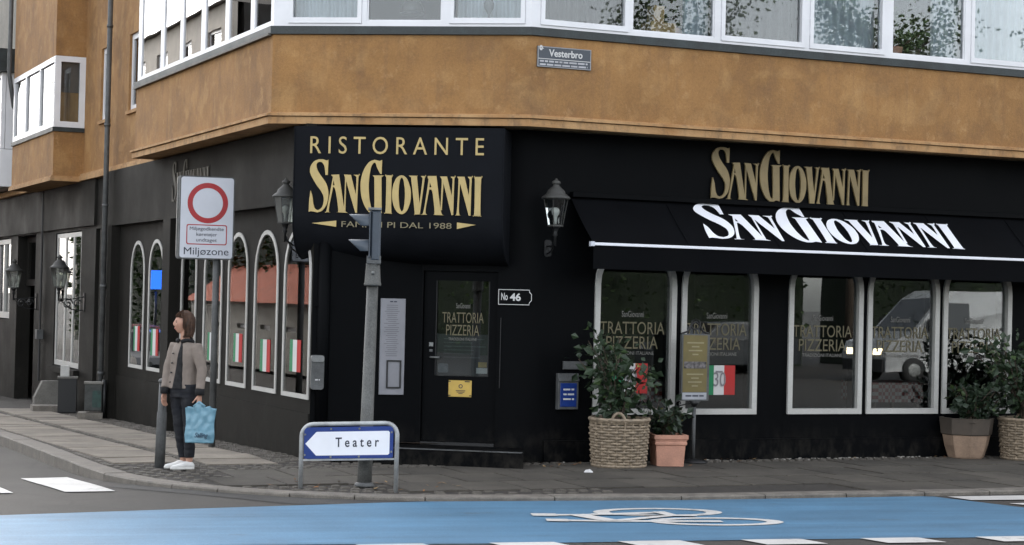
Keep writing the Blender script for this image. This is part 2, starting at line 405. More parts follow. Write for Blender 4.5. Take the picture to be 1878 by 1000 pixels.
def copy_tree(o, parent=None):
    c = o.copy(); COL.objects.link(c); c.parent = parent; ORG[c] = ORG[o]
    for ch in [x for x in bpy.data.objects if x.parent == o]: copy_tree(ch, c)
    return c

# ------------------------------------------------------------------ ground, road, pavement
def grid_sheet(name, m, xs, ys, fn, kind='structure'):
    mb = MB(); n = len(ys)
    vs = [(x, y, fn(x, y)) for x in xs for y in ys]
    fs = [(i * n + j, (i + 1) * n + j, (i + 1) * n + j + 1, i * n + j + 1) for i in range(len(xs) - 1) for j in range(n - 1)]
    mb.add(vs, fs); o = mb.build(name, m); o['kind'] = kind; return o
def span(a, b, n): return [a + (b - a) * i / n for i in range(n + 1)]
_g = MB().add([(-900, -900, -.62), (900, -900, -.62), (900, 900, -.62), (-900, 900, -.62)], [(0, 1, 2, 3)]).build('ground', mat('far_ground', (.10, .095, .085), .9, .3, .05)); _g['kind'] = 'structure'
grid_sheet('road', M_ASPH, span(-60, -8, 20) + span(-7.5, 0, 30) + span(2, 70, 20), span(-60, 10, 14) + span(11, 25, 40) + span(27, 70, 20), zr)

KERB = [(-6.70 - .418 * 26, 24.48 + .909 * 26), (-6.70 - .418 * 8, 24.48 + .909 * 8), (-6.70, 24.48), (-5.85, 22.55), (-5.035, 20.63), (-4.5, 19.5), (-4.05, 18.65), (-3.61, 18.07), (-3.2, 17.73), (-2.72, 17.45), (-2.01, 17.17), (-1.4, 17.08), (-.75, 17.1), (.45, 17.39), (1.67, 17.74), (4.2, 18.66), (6.4, 19.62), (10, 21.2), (40, 34.2)]
def resample(pts, step):
    out = []; P = [Vector((*p, 0)) for p in pts]
    for a, b in zip(P, P[1:]):
        n = max(1, round((b - a).length / step)); out += [a + (b - a) * i / n for i in range(n)]
    return out + [P[-1]]
KS = resample(KERB, .5)
def knorm(i):
    t = (KS[min(i + 1, len(KS) - 1)] - KS[max(0, i - 1)]).normalized(); return Vector((-t.y, t.x, 0))   # towards the building
pv = MB(); K = 12; vs = []; fs = []
for i, p in enumerate(KS):
    n = knorm(i); w = 6.5
    for k in range(K + 1):
        q = p + n * (w * k / K); vs.append((q.x, q.y, zp(q.x, q.y) - .014))
for i in range(len(KS) - 1):
    for k in range(K): a = i * (K + 1) + k; fs.append((a, a + K + 1, a + K + 2, a + 1))
pv.add(vs, fs); pavement = pv.build('pavement', M_GRIT); pavement['kind'] = 'structure'

kb = MB(); vs = []; fs = []
for i, p in enumerate(KS):
    n = knorm(i)
    for q, dz in ((p + n * .02, -.4), (p + n * .02, -.02), (p + n * .22, -.02)): vs.append((q.x, q.y, zp(q.x, q.y) + dz))
for i in range(len(KS) - 1):
    for k in range(2): a = i * 3 + k; fs.append((a, a + 3, a + 4, a + 1))
kerb = kb.add(vs, fs).build('kerb', M_GRIT); kerb['kind'] = 'structure'
KK = resample(KERB[1:17], .95)
for i in range(len(KK) - 1):
    a, b = KK[i], KK[i + 1]; t = (b - a).normalized(); n = Vector((-t.y, t.x, 0)); g = .006
    a2, b2 = a + t * g, b - t * g; za, zb = zp(a.x, a.y) + random.uniform(-.004, .004), zp(b.x, b.y) + random.uniform(-.004, .004)
    c = .012
    def P(q, o, z): r = q + n * o; return (r.x, r.y, z)
    vs = []
    for q, z in ((a2, za), (b2, zb)): vs += [P(q, 0, z - .35), P(q, 0, z - c), P(q, c, z), P(q, .24, z), P(q, .24, z - .3)]
    m = MB().add(vs, [(0, 5, 6, 1), (1, 6, 7, 2), (2, 7, 8, 3), (3, 8, 9, 4), (4, 3, 2, 1, 0), (5, 6, 7, 8, 9)])
    m.build('kerb_stone', M_KERB, kerb)

def kerb_dist(x, y):
    p = Vector((x, y, 0)); best = 1e9; sg = 1
    for a, b in zip(KERB, KERB[1:]):
        A = Vector((*a, 0)); B = Vector((*b, 0)); d = B - A; t = max(0, min(1, (p - A).dot(d) / d.length_squared)); q = A + d * t
        if (p - q).length < best: best = (p - q).length; sg = 1 if (-d.y * (p - A).x + d.x * (p - A).y) > 0 else -1
    return best * sg
def fo(F, x, y): v = Vector((x, y, 0)) - F.p; return v.dot(F.n)
def fs_(F, x, y): v = Vector((x, y, 0)) - F.p; return v.dot(F.d)
def outside(x, y): return max(fo(FL, x, y), fo(FR, x, y), fo(FD, x, y))
def leftside(x, y): return (x + 2.24) * (18.07 - 20.88) - (y - 20.88) * (-3.61 + 2.24) > 0
def place(o, F, x, y, top=0, jit=0):
    gx = (zp(x + .1, y) - zp(x - .1, y)) / .2; gy = (zp(x, y + .1) - zp(x, y - .1)) / .2
    a = F.ang + random.uniform(-jit, jit); d = Vector((math.cos(a), math.sin(a), 0)); e = Vector((-d.y, d.x, 0))
    d.z = gx * d.x + gy * d.y; e.z = gx * e.x + gy * e.y; d.normalize(); e.normalize(); u = d.cross(e)
    o.matrix_world = Matrix(((d.x, e.x, u.x, x), (d.y, e.y, u.y, y), (d.z, e.z, u.z, zp(x, y) + top), (0, 0, 0, 1)))
def tile_mesh(name, w, h, t, bv, m):
    mb = MB().hexa([(-w / 2, -h / 2, -t), (w / 2, -h / 2, -t), (w / 2, h / 2, -t), (-w / 2, h / 2, -t), (-w / 2 + bv, -h / 2 + bv, 0), (w / 2 - bv, -h / 2 + bv, 0), (w / 2 - bv, h / 2 - bv, 0), (-w / 2 + bv, h / 2 - bv, 0)])
    me = bpy.data.meshes.new(name); me.from_pydata([tuple(v) for v in mb.v], [], mb.f); me.materials.append(m); me.update(); return me
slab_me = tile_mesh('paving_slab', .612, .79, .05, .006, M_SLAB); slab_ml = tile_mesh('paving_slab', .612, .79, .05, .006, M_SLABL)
used_cells = []
def lay(F, rows, s0, s1, left, step=.625):
    for r, (oa, ob) in enumerate(rows):
        s = s0 + (r % 2) * .3
        while s < s1:
            q = F.pt(s, (oa + ob) / 2, 0)
            if leftside(q.x, q.y) == left and kerb_dist(q.x, q.y) > .62 and outside(q.x, q.y) > .3 and (not left or q.y < 33) and q.x < 9.5 \
               and min((q.xy - Vector(c)).length for c in ((-3.45, 19.4), (-1.5, 17.75))) > .75:
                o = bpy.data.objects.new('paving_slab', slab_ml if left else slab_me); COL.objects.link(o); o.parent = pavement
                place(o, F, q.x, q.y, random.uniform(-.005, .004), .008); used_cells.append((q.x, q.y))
            s += step
rowsL = [(.50, 1.30), (1.45, 2.25)]; rowsR = [(.34, 1.14), (1.15, 1.95), (1.96, 2.76), (2.77, 3.57)]
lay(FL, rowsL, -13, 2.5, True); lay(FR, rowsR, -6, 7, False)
# granite setts: bands between the slab rows and the patch round the corner
sett_me = [tile_mesh('sett', w, h, .06, .014, M_SETT) for w, h in ((.10, .095), (.092, .10), (.105, .09))]
cand = []
def band(F, oa, ob, s0, s1, left):
    n = max(1, round((ob - oa) / .108)); st = (ob - oa) / n
    for k in range(n):
        s = s0 + .05 * (k % 2)
        while s < s1:
            q = F.pt(s + random.uniform(-.006, .006), oa + (k + .5) * st, 0)
            if leftside(q.x, q.y) == left and kerb_dist(q.x, q.y) > .30 and outside(q.x, q.y) > .07: cand.append((q.x, q.y, F))
            s += .112
for oa, ob in ((.05, .48), (1.32, 1.43), (2.27, 2.38)): band(FL, oa, ob, -11, 2.3, True)
for oa, ob in ((.04, .32),): band(FR, oa, ob, -5.5, 6, False)
def covered(x, y):
    for cx, cy in used_cells:
        F = FL if leftside(cx, cy) else FR
        d = Vector((x - cx, y - cy, 0))
        if abs(d.dot(F.d)) < .365 and abs(d.dot(F.n)) < .455: return True
    return False
x = -5.0
while x < 1.0:
    y = 16.9
    while y < 21.2:
        q = FR.pt(0, 0, 0); jx, jy = x + random.uniform(-.01, .01), y + random.uniform(-.01, .01)
        if kerb_dist(jx, jy) > .30 and outside(jx, jy) > .25 and not covered(jx, jy) and not any(abs(jx - c[0]) + abs(jy - c[1]) < .13 for c in cand[-4000:] if abs(jx - c[0]) < .13): cand.append((jx, jy, FR))
        y += .115
    x += .115
cand.sort(key=lambda c: c[0] ** 2 + c[1] ** 2)
rest = MB()
for i, (x, y, F) in enumerate(cand):
    if random.random() < .04: continue
    if i < 260:
        o = bpy.data.objects.new('sett', random.choice(sett_me)); COL.objects.link(o); o.parent = pavement
        place(o, F, x, y, random.uniform(-.008, .005), .12)
    else:
        me = random.choice(sett_me); a = F.ang + random.uniform(-.1, .1); c, s = math.cos(a), math.sin(a); z = zp(x, y) + random.uniform(-.008, .005)
        rest.add([(x + v.co.x * c - v.co.y * s, y + v.co.x * s + v.co.y * c, z + v.co.z) for v in me.vertices], [tuple(p.vertices) for p in me.polygons])
so_ = rest.build('setts', M_SETT, pavement); so_['kind'] = 'stuff'

def strip(name, m, A, B, dz, label=None, n=40, rows=3):
    def samp(P, t):
        L = [0]
        for a, b in zip(P, P[1:]): L.append(L[-1] + math.dist(a, b))
        d = t * L[-1]
        for i in range(len(P) - 1):
            if d <= L[i + 1] + 1e-9: u = (d - L[i]) / (L[i + 1] - L[i]); return [P[i][0] + (P[i + 1][0] - P[i][0]) * u, P[i][1] + (P[i + 1][1] - P[i][1]) * u]
        return list(P[-1])
    vs = []; fs = []
    for i in range(n + 1):
        a = samp(A, i / n); b = samp(B, i / n)
        for k in range(rows + 1):
            x, y = a[0] + (b[0] - a[0]) * k / rows, a[1] + (b[1] - a[1]) * k / rows; vs.append((x, y, zr(x, y) + dz))
    for i in range(n):
        for k in range(rows): q = i * (rows + 1) + k; fs.append((q, q + 1, q + rows + 2, q + rows + 1))
    o = MB().add(vs, fs).build(name, m); o['kind'] = 'structure'
    if label: o['label'] = label
    return o
strip('asphalt_patch', M_ASPHN, [(-3.9, 17.9), (-3.3, 17.45), (-2.6, 17.05), (-1.95, 16.62), (-1.3, 16.72), (-.80, 17.0)], [(-3.7, 18.15), (-3.2, 17.75), (-2.72, 17.48), (-2.01, 17.20), (-1.4, 17.11), (-.70, 17.13)], .004, n=24)
strip('cycle_lane', M_BLUE, [(-9, 11.9), (-1.74, 13.88), (.05, 14.27), (2.06, 14.86), (4.3, 15.44), (6.6, 16.05)], [(-9, 12.6), (-4.16, 15.28), (-2.94, 15.94), (-1.14, 16.88), (-.72, 17.07), (1.67, 17.71), (4.25, 18.64), (4.95, 17.76), (6.7, 16.1)], .005, n=120)

def quad_mark(name, pts, label, dz=.010, group=None):
    q = [Vector((*p, 0)) for p in pts]; n = 6; vs = []; fs = []
    for i in range(n + 1):
        for k in range(n + 1):
            p = (q[0] * (1 - i / n) + q[1] * (i / n)) * (1 - k / n) + (q[3] * (1 - i / n) + q[2] * (i / n)) * (k / n); vs.append((p.x, p.y, zr(p.x, p.y) + dz))
    for i in range(n):
        for k in range(n): a = i * (n + 1) + k; fs.append((a, a + n + 1, a + n + 2, a + 1))
    o = MB().add(vs, fs).build(name, M_WHITEM); o['kind'] = 'structure'; o['label'] = label; return o
ld = Vector((math.cos(rad(15.6)), math.sin(rad(15.6)), 0)); lq = Vector((ld.y, -ld.x, 0))
for i, w in enumerate(('third dash left of', 'second dash left of', 'dash left of', 'dash under', 'second dash under', 'dash right of', 'second dash right of')):
    a = Vector((-2.13 + 1.0 * i, 13.69 + .275 * i, 0))
    p = [a, a + ld * .52, a + ld * .62 + lq * .30, a + ld * .10 + lq * .30]
    quad_mark('lane_dash', [(v.x, v.y) for v in p], 'white edge dash of blue cycle lane, %s the bicycle symbol' % w)
quad_mark('stop_block', [(-4.99, 19.05), (-4.54, 19.16), (-3.66, 17.36), (-4.10, 17.22)], 'white stop line block on the side street asphalt')
quad_mark('stop_block', [(-5.9, 18.9), (-5.4, 18.95), (-4.52, 17.02), (-4.98, 16.9)], 'white stop line block cut off by left picture edge')
quad_mark('lane_line', [(4.41, 18.60), (5.9, 19.12), (5.7, 18.62), (4.58, 18.31)], 'long white line beside kerb at right end of blue lane')
quad_mark('lane_line', [(4.89, 18.08), (6.2, 18.6), (6.2, 18.3), (5.1, 17.9)], 'short white line tip at right end of blue lane')
# bicycle symbol
bk = MB(); BKZ = [.009]
def bkz(): BKZ[0] += .0008; return BKZ[0]
def road_line(pts, w, closed=False):
    P = [Vector((*p, 0)) for p in pts]; L = []; Rr = []
    for i, p in enumerate(P):
        a = P[i - 1] if (i or closed) else P[i]; b = P[(i + 1) % len(P)] if (i < len(P) - 1 or closed) else P[i]
        t = (b - a).normalized(); n = Vector((-t.y, t.x, 0)); L.append(p + n * w / 2); Rr.append(p - n * w / 2)
    h_ = bkz(); vs = [(v.x, v.y, zr(v.x, v.y) + h_) for v in L + Rr]; k = len(P)
    bk.add(vs, [(i, k + i, k + (i + 1) % k, (i + 1) % k) for i in range(k if closed else k - 1)])
def ell(c, a, b, ang): return [(c[0] + a * math.cos(t) * math.cos(ang) - b * math.sin(t) * math.sin(ang), c[1] + a * math.cos(t) * math.sin(ang) + b * math.sin(t) * math.cos(ang)) for t in [2 * math.pi * i / 32 for i in range(32)]]
def road_ring(c, a, b, ang, ia, ib):
    A = ell(c, a, b, ang); B = ell(c, ia, ib, ang); n = len(A); h_ = bkz(); vs = [(x, y, zr(x, y) + h_) for x, y in A + B]
    bk.add(vs, [(i, (i + 1) % n, n + (i + 1) % n, n + i) for i in range(n)])
road_ring((1.355, 16.61), .60, .315, rad(14), .45, .225); road_ring((1.81, 15.99), .60, .29, rad(11), .45, .20)
road_line([(.22, 16.16), (.45, 16.20), (.7, 16.25), (1.0, 16.40), (1.35, 16.57)], .11); road_line([(.34, 15.79), (.85, 15.83), (1.25, 15.89), (1.86, 16.0)], .11)
road_line([(.22, 16.165), (.44, 16.19)], .18); road_line([(.34, 15.79), (.53, 15.80)], .17)
road_line([(.61, 16.24), (.9, 15.84)], .17); road_line([(.75, 16.28), (1.1, 16.35), (1.46, 16.33), (.95, 15.86)], .10); road_line([(1.35, 16.60), (1.46, 16.33), (1.67, 16.37)], .13)
ob = bk.build('bicycle_symbol', M_WHITEM); ob['kind'] = 'structure'; ob['label'] = 'white bicycle symbol painted on blue cycle lane'

# ------------------------------------------------------------------ the corner building
bld = thing('corner_building', (-1.2, 21.4, .1), 'corner house with ochre upper storey and black restaurant front', 'building')
def part(name, m, fn, parent=bld):
    mb = MB(); fn(mb); return mb.build(name, m, parent)
SOF = 3.89
RW = [(-1.188, -.123), (-.05, .99), (1.423, 2.487), (2.557, 3.627), (3.688, 4.747)]
RWZ = (.655, 2.62, .46)
LW = [(-8.297, -7.393), (-7.119, -6.22), (-5.208, -4.385), (-3.999, -3.113), (-2.834, -1.952), (-1.658, -.694), (-.466, .53)]
LWZ = (.775, 2.735)
def r_out(a, b, t=0): return arch(a + t, b - t, RWZ[0] + t, RWZ[1] - t, RWZ[2] - t, 14, 2.3)
def l_out(a, b, t=0): return arch(a + t, b - t, LWZ[0] + t, LWZ[1] - t, (b - a) / 2 + .04 - t, 14, 2.0)
part('right_wall', M_BLACK, lambda m: m.plate(FR, [rect(-1.85, 11, -.3, SOF)] + [r_out(a, b, .012) for a, b in RW], -.28, 0))
part('right_plinth', M_BLACK, lambda m: m.box(FR, -1.80, 11, 0, .035, -.3, .36))
LH = [rect(-10.95, -10.35, -.32, 3.0), rect(-14.42, -12.12, .55, 3.0), rect(-18.45, -16.45, -.58, 3.03), rect(-21.2, -19.3, 1.30, 3.02)]
part('side_wall', M_GREYW, lambda m: m.plate(FL, [rect(-30, .57, -.9, SOF)] + [l_out(a, b, .012) for a, b in LW] + LH, -.28, 0))
part('side_lintel', M_GREYW, lambda m: m.box(FL, -9.95, .572, 0, .11, 3.0, SOF))
part('side_lintel', M_GREYW, lambda m: m.box(FL, -30, -10.9, 0, .05, 3.06, SOF))
part('pilaster', M_GREYW, lambda m: m.box(FL, -5.78, -5.36, 0, .145, -.4, 2.998))
part('pilaster', M_GREYW, lambda m: m.box(FL, -9.95, -9.12, 0, .145, -.6, 2.998))
part('side_plinth', M_GREYW, lambda m: m.box(FL, -9.11, .571, 0, .022, -.6, .62))
part('splayed_wall', M_BLACK, lambda m: m.plate(FS, [rect(0, 1.27, 0, SOF)], -.2, 0))
part('round_column', M_BLACK, lambda m: m.tube([FS.pt(.13, -.005, .0), FS.pt(.13, -.005, 3.0)], .075, 14))
part('splay_moulding', M_BLACK, lambda m: m.box(FS, .02, .26, 0, .02, 1.83, 1.85))
part('entrance_wall', M_BLACK, lambda m: m.plate(FD, [rect(-.44, .62, 0, SOF), rect(-.405, .455, .315, 2.27)], -.2, 0))
def fillet(m):
    a = FD.pt(.62, 0, 0); b = FR.pt(-1.85, 0, 0); c = FD.pt(.80, 0, 0); n = 8; vs = []; fs = []
    for i in range(n + 1):
        t = i / n; q = a * (1 - t) ** 2 + c * 2 * t * (1 - t) + b * t * t; vs += [(q.x, q.y, -.1), (q.x, q.y, SOF)]
    fs = [(2 * i, 2 * i + 2, 2 * i + 3, 2 * i + 1) for i in range(n)]; m.smooth = True; m.add(vs, fs)
part('rounded_corner', M_BLACK, fillet)
# interior shell of the restaurant
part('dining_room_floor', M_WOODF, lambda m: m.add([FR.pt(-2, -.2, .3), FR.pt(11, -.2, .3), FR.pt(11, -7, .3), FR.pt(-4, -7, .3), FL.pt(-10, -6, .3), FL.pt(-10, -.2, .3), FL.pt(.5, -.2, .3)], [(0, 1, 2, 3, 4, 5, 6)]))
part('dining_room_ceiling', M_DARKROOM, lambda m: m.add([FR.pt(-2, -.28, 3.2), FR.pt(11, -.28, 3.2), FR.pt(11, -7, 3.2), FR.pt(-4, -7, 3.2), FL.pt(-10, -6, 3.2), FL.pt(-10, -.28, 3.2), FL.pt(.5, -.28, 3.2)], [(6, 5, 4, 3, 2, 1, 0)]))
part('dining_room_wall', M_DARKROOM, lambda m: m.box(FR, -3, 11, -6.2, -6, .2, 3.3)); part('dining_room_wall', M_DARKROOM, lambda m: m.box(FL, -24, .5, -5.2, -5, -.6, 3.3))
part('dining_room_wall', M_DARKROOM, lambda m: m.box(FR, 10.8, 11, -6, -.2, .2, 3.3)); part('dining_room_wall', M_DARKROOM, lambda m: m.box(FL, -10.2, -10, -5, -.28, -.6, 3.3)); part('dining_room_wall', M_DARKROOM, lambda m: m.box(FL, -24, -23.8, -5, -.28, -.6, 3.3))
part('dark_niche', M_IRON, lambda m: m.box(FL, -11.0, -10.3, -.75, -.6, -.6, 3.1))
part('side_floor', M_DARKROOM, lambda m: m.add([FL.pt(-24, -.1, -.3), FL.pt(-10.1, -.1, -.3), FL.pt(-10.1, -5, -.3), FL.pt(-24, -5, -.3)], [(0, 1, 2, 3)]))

def window(parent, F, outer, inner, o0, o1, mf, mg, po, name='window', bars=(), bm=None):
    w = MB(); w.plate(F, [outer, inner], o0, o1)
    for b in bars: w.box(F, b[0], b[1], o0 + .01, o1 - .006, b[2], b[3])
    w = w.build(name, mf, parent)
    MB().plate(F, [inner], po, po + .006).build('pane', mg, w); return w
for a, b in RW: window(bld, FR, r_out(a, b), r_out(a, b, .066), -.05, .03, M_CREAM, M_GLASS, -.035)
for a, b in LW: window(bld, FL, l_out(a, b), l_out(a, b, .052), -.012, .014, M_CREAM, M_GLASSL, -.004)
# shop window and doors further down the side street
w = MB(); F = FL
w.plate(F, [rect(-14.40, -12.14, .57, 2.98), rect(-14.30, -13.62, .66, 2.90), rect(-13.52, -12.92, .66, 2.90), rect(-12.82, -12.24, .66, 2.90)], -.06, -.02)
w = w.build('window', M_CREAM, bld); MB().plate(F, [rect(-14.32, -12.22, .64, 2.92)], -.04, -.034).build('pane', M_GLASSL, w)
MB().box(F, -14.5, -12.05, -.02, .10, .45, .545).build('window_sill', M_GREYW, bld)
w = MB().plate(F, [rect(-21.18, -19.32, 1.32, 3.0), rect(-21.05, -20.35, 1.45, 2.9), rect(-20.25, -19.45, 1.45, 2.9)], -.12, -.04).build('window', M_CREAM, bld); MB().plate(F, [rect(-21.1, -19.4, 1.4, 2.95)], -.09, -.084).build('pane', M_GLASSL, w)
dr = MB().plate(F, [rect(-18.43, -16.47, -.56, 2.0)], -.95, -.90).build('side_door', M_IRON, bld)
MB().box(F, -17.5, -17.46, -.899, -.89, -.5, 1.98).build('door_joint', M_BLACK, dr)
MB().plate(F, [rect(-18.43, -16.47, 2.02, 3.02), rect(-18.2, -16.7, 2.15, 2.9)], -.24, -.18).build('transom_frame', M_GREYW, bld)
MB().plate(F, [rect(-18.2, -16.7, 2.15, 2.9)], -.22, -.214).build('transom_pane', M_GLASSL, bld)
# curtain in the side street shop window
tag(MB().box(F, -14.2, -12.3, -.25, -.22, .72, 1.7).build('half_curtain', M_CURTG, None, F.pt(-13.2, -.2, .7)), 'pale half curtain in white framed shop window down the side street', 'curtain')

# entrance door
dl = MB().plate(FD, [rect(-.40, .45, .32, 2.265), rect(-.26, .358, 1.07, 2.16)], -.10, -.05).build('entrance_door', M_BLACK, bld)
MB().plate(FD, [rect(-.26, .358, 1.07, 2.16)], -.08, -.074).build('pane', M_GLASS, dl)
MB().bbox(FD, -.262, -.25, -.05, -.042, 1.07, 2.16).build('glazing_bead', M_IRON, dl); MB().bbox(FD, .348, .36, -.05, -.042, 1.07, 2.16).build('glazing_bead', M_IRON, dl)
h = MB().tube([FD.pt(-.31, -.05, 1.28), FD.pt(-.31, .0, 1.28), FD.pt(-.20, .0, 1.28)], .011, 8).build('handle', M_STEEL, dl)
MB().bbox(FD, -.335, -.285, -.05, -.044, 1.40, 1.45).build('lock_plate', M_STEEL, dl); MB().bbox(FD, -.33, -.29, -.05, -.046, 1.34, 1.37).build('lock_plate', M_STEELD, dl)
MB().box(FD, -.40, .45, -.2, .02, .28, .316).build('threshold', M_IRON, bld)
MB().tube([FD.pt(.50, .012, .95), FD.pt(.50, .012, 1.75)], .006, 6).build('pull_rail', M_IRON, bld)
# step in front of the door
sf = Fr((-1.35, 20.50), rad(-11.2))
stp = MB().hexa([sf.pt(-.72, 0, .05), sf.pt(1.55, 0, .05), sf.pt(1.40, -.75, .05), sf.pt(-.35, -.75, .05), sf.pt(-.72, 0, .285), sf.pt(1.55, 0, .285), sf.pt(1.40, -.75, .285), sf.pt(-.35, -.75, .285)])
stp.build('entrance_step', M_BLACK, bld)
MB().box(sf, -.70, 1.53, -.06, .012, .288, .296).build('step_nosing', M_STEELD, bld)

# upper storey ----------------------------------------------------
LB = -6.62; RB = 12.0
def poly_off(o):   # the bay outline moved out by o
    def isx(F, G, o):
        a, b = F.pt(0, o, 0), G.pt(0, o, 0); d = (b - a); den = F.d.x * G.d.y - F.d.y * G.d.x
        t = (d.x * G.d.y - d.y * G.d.x) / den; return a + F.d * t
    return [BL.pt(LB - o, -1.2, 0), BL.pt(LB - o, o, 0), isx(BL, BCn, o), isx(BCn, BR, o), BR.pt(RB, o, 0)]
def band3(m, o0, o1, z0, z1):
    A = poly_off(o0); B = poly_off(o1)
    for i in range(len(A) - 1):
        m.hexa([Vector((*B[i].xy, z0)), Vector((*B[i + 1].xy, z0)), Vector((*A[i + 1].xy, z0)), Vector((*A[i].xy, z0)), Vector((*B[i].xy, z1)), Vector((*B[i + 1].xy, z1)), Vector((*A[i + 1].xy, z1)), Vector((*A[i].xy, z1))])
part('bay_wall', M_OCHRE, lambda m: band3(m, -.25, 0, 3.985, 4.905))
part('bay_wall', M_OCHRE, lambda m: band3(m, -.25, 0, 6.52, 14.5))
part('bay_wall', M_OCHRE, lambda m: m.box(BR, 7.3, RB, -.25, -.003, 4.998, 6.52)); part('cornice', M_CORN, lambda m: band3(m, -.2, .038, SOF, 3.968)); part('cornice', M_CORN, lambda m: band3(m, -.2, .012, 3.968, 3.978)); part('cornice', M_CORN, lambda m: band3(m, -.2, .064, 3.978, 4.004)); part('cornice', M_CORN, lambda m: band3(m, -.1, .022, 4.004, 4.022))
def soff(m):
    P = poly_off(.03); inner = [FL.pt(-6.9, -.2, 0), FL.pt(.2, -.2, 0), FR.pt(-1.5, -.2, 0), FR.pt(11, -.2, 0)]
    pts = P[1:] + list(reversed(inner)); m.add([Vector((*p.xy, SOF + .02)) for p in pts], [tuple(reversed(range(len(pts))))])
part('soffit', M_CORN, soff)
part('sill_band', M_ZINC, lambda m: band3(m, -.25, .035, 4.908, 4.998))
part('sill_lip', M_ZINCL, lambda m: m.box(BL, LB, -.02, .02, .05, 4.895, 4.922))
part('upper_floor', M_WOODF, lambda m: m.add([BL.pt(LB, -.1, 4.3), BW1 + (4.3,), BW2 + (4.3,), BR.pt(RB, -.1, 4.3), BR.pt(RB, -6, 4.3), BL.pt(LB, -6, 4.3)], [(0, 1, 2, 3, 4, 5)]))
part('upper_ceiling', M_ROOM, lambda m: m.add([BL.pt(LB, -.1, 6.8), BW1 + (6.8,), BW2 + (6.8,), BR.pt(RB, -.1, 6.8), BR.pt(RB, -6, 6.8), BL.pt(LB, -6, 6.8)], [(5, 4, 3, 2, 1, 0)]))
part('room_wall', M_ROOM, lambda m: m.box(BR, -1.5, RB, -4.7, -4.5, 4.2, 6.9)); part('room_wall', M_ROOM, lambda m: m.box(BL, -9, -2.6, -4.2, -4.0, 4.2, 6.9)); part('room_wall', M_ROOM, lambda m: m.box(BR, 7.6, 7.7, -4.6, -.3, 4.2, 6.9))
part('room_wall', M_ROOM, lambda m: m.box(BL, -6.7, -6.6, -4, -.3, 4.2, 6.9))
part('roof', M_ZINC, lambda m: m.add([BL.pt(-30, 0, 14.5), BW1 + (14.5,), BW2 + (14.5,), BR.pt(RB, 0, 14.5), BR.pt(RB, -9, 14.5), BL.pt(-30, -9, 14.5)], [(0, 1, 2, 3, 4, 5)]))
# recessed upper wall of the side street with two small windows
UW = [(-10.78, -10.03), (-8.72, -7.94)]
part('upper_side_wall', M_OCHRE, lambda m: m.plate(FL, [rect(-16.3, -6.2, SOF + .08, 14.5)] + [rect(a, b, 4.80, 6.02) for a, b in UW], -.3, .02))
part('cornice', M_CORN, lambda m: m.box(FL, -12.05, -6.55, 0, .10, SOF - .04, SOF + .045)); part('cornice', M_CORN, lambda m: m.box(FL, -12.05, -6.55, 0, .075, SOF + .047, SOF + .085))
for a, b in UW:
    window(bld, FL, rect(a + .002, b - .002, 4.802, 6.018), ins(a, b, 4.80, 6.02, .09), -.07, -.02, M_WHITE, M_GLASSU, -.05)
    MB().box(FL, a - .04, b + .04, -.06, .06, 4.745, 4.797).build('window_sill', M_CORN, bld)
    MB().box(FL, a, b, -.6, -.35, 4.7, 6.1).build('blind', M_CURTG, bld)
# second, smaller bay
b0, b1, bo = -16.2, -12.05, .545
part('side_bay', M_OCHRE, lambda m: (m.box(FL, b0, b1, .02, bo, 3.93, 4.70), m.box(FL, b0, b1, .02, bo, 6.02, 14.5)))
part('side_bay_cornice', M_CORN, lambda m: (m.box(FL, b0 - .04, b1 + .05, .0, bo + .05, 3.84, 3.90), m.box(FL, b0 - .02, b1 + .03, .0, bo + .03, 3.90, 3.93)))
part('side_bay_sill', M_ZINC, lambda m: m.box(FL, b0, b1 + .03, .02, bo + .03, 4.702, 4.775))
sw = MB().plate(FL, [rect(b0, b1, 4.78, 6.018), rect(b0 + .1, b0 + 1.25, 4.88, 5.92), rect(b0 + 1.35, b0 + 2.65, 4.88, 5.92), rect(b0 + 2.75, b1 - .12, 4.88, 5.92)], bo - .07, bo).build('window', M_WHITE, bld)
MB().plate(FL, [rect(b0 + .05, b1 - .1, 4.85, 5.95)], bo - .04, bo - .034).build('pane', M_GLASSU, sw)
FB = Fr(FL.pt(b1, 0, 0).xy, AL + math.pi / 2)   # its short side, facing the junction
FB = Fr(FL.pt(b1, bo, 0).xy, math.atan2(-FL.n.y, -FL.n.x))
sw = MB().plate(FB, [rect(0, bo - .02, 4.78, 6.018), rect(.10, bo - .12, 4.88, 5.92)], -.07, -.001).build('window', M_WHITE, bld)
MB().plate(FB, [rect(.05, bo - .06, 4.85, 5.95)], -.04, -.034).build('pane', M_GLASSU, sw)
MB().box(FB, .04, bo - .06, -.16, -.13, 5.4, 5.95).build('roller_blind', M_CURTG, bld)

# bay windows: white ribbon with casements
def bay_windows(F, s0, s1, panes, mg, casement, fl=False):
    ops = [rect(a - .05 if c else a, b + .05 if c else b, 5.035 if c else 5.06, 6.42) for (a, b), c in zip(panes, casement)]
    MB().plate(F, [rect(s0, s1, 5.0, 6.517)] + ops, -.045 if fl else -.10, -.012).build('window_band', M_WHITE, bld)
    for (a, b), c, op in zip(panes, casement, ops):
        if c: w = MB().plate(F, [[(x + (.002 if i in (0, 3) else -.002), y + (.002 if i < 2 else -.002)) for i, (x, y) in enumerate(op)], rect(a, b, 5.10, 6.36)], -.08, .004).build('window', M_WHITE, bld)
        else: w = MB().plate(F, [[(x + (.002 if i in (0, 3) else -.002), y + (.002 if i < 2 else -.002)) for i, (x, y) in enumerate(op)], rect(a + .018, b - .018, 5.078, 6.40)], -.042 if fl else -.07, -.02).build('window', M_WHITE, bld)
        MB().plate(F, [rect(a + .001, b - .001, 5.075, 6.39)], -.034 if fl else -.05, -.028 if fl else -.044).build('pane', mg, w)
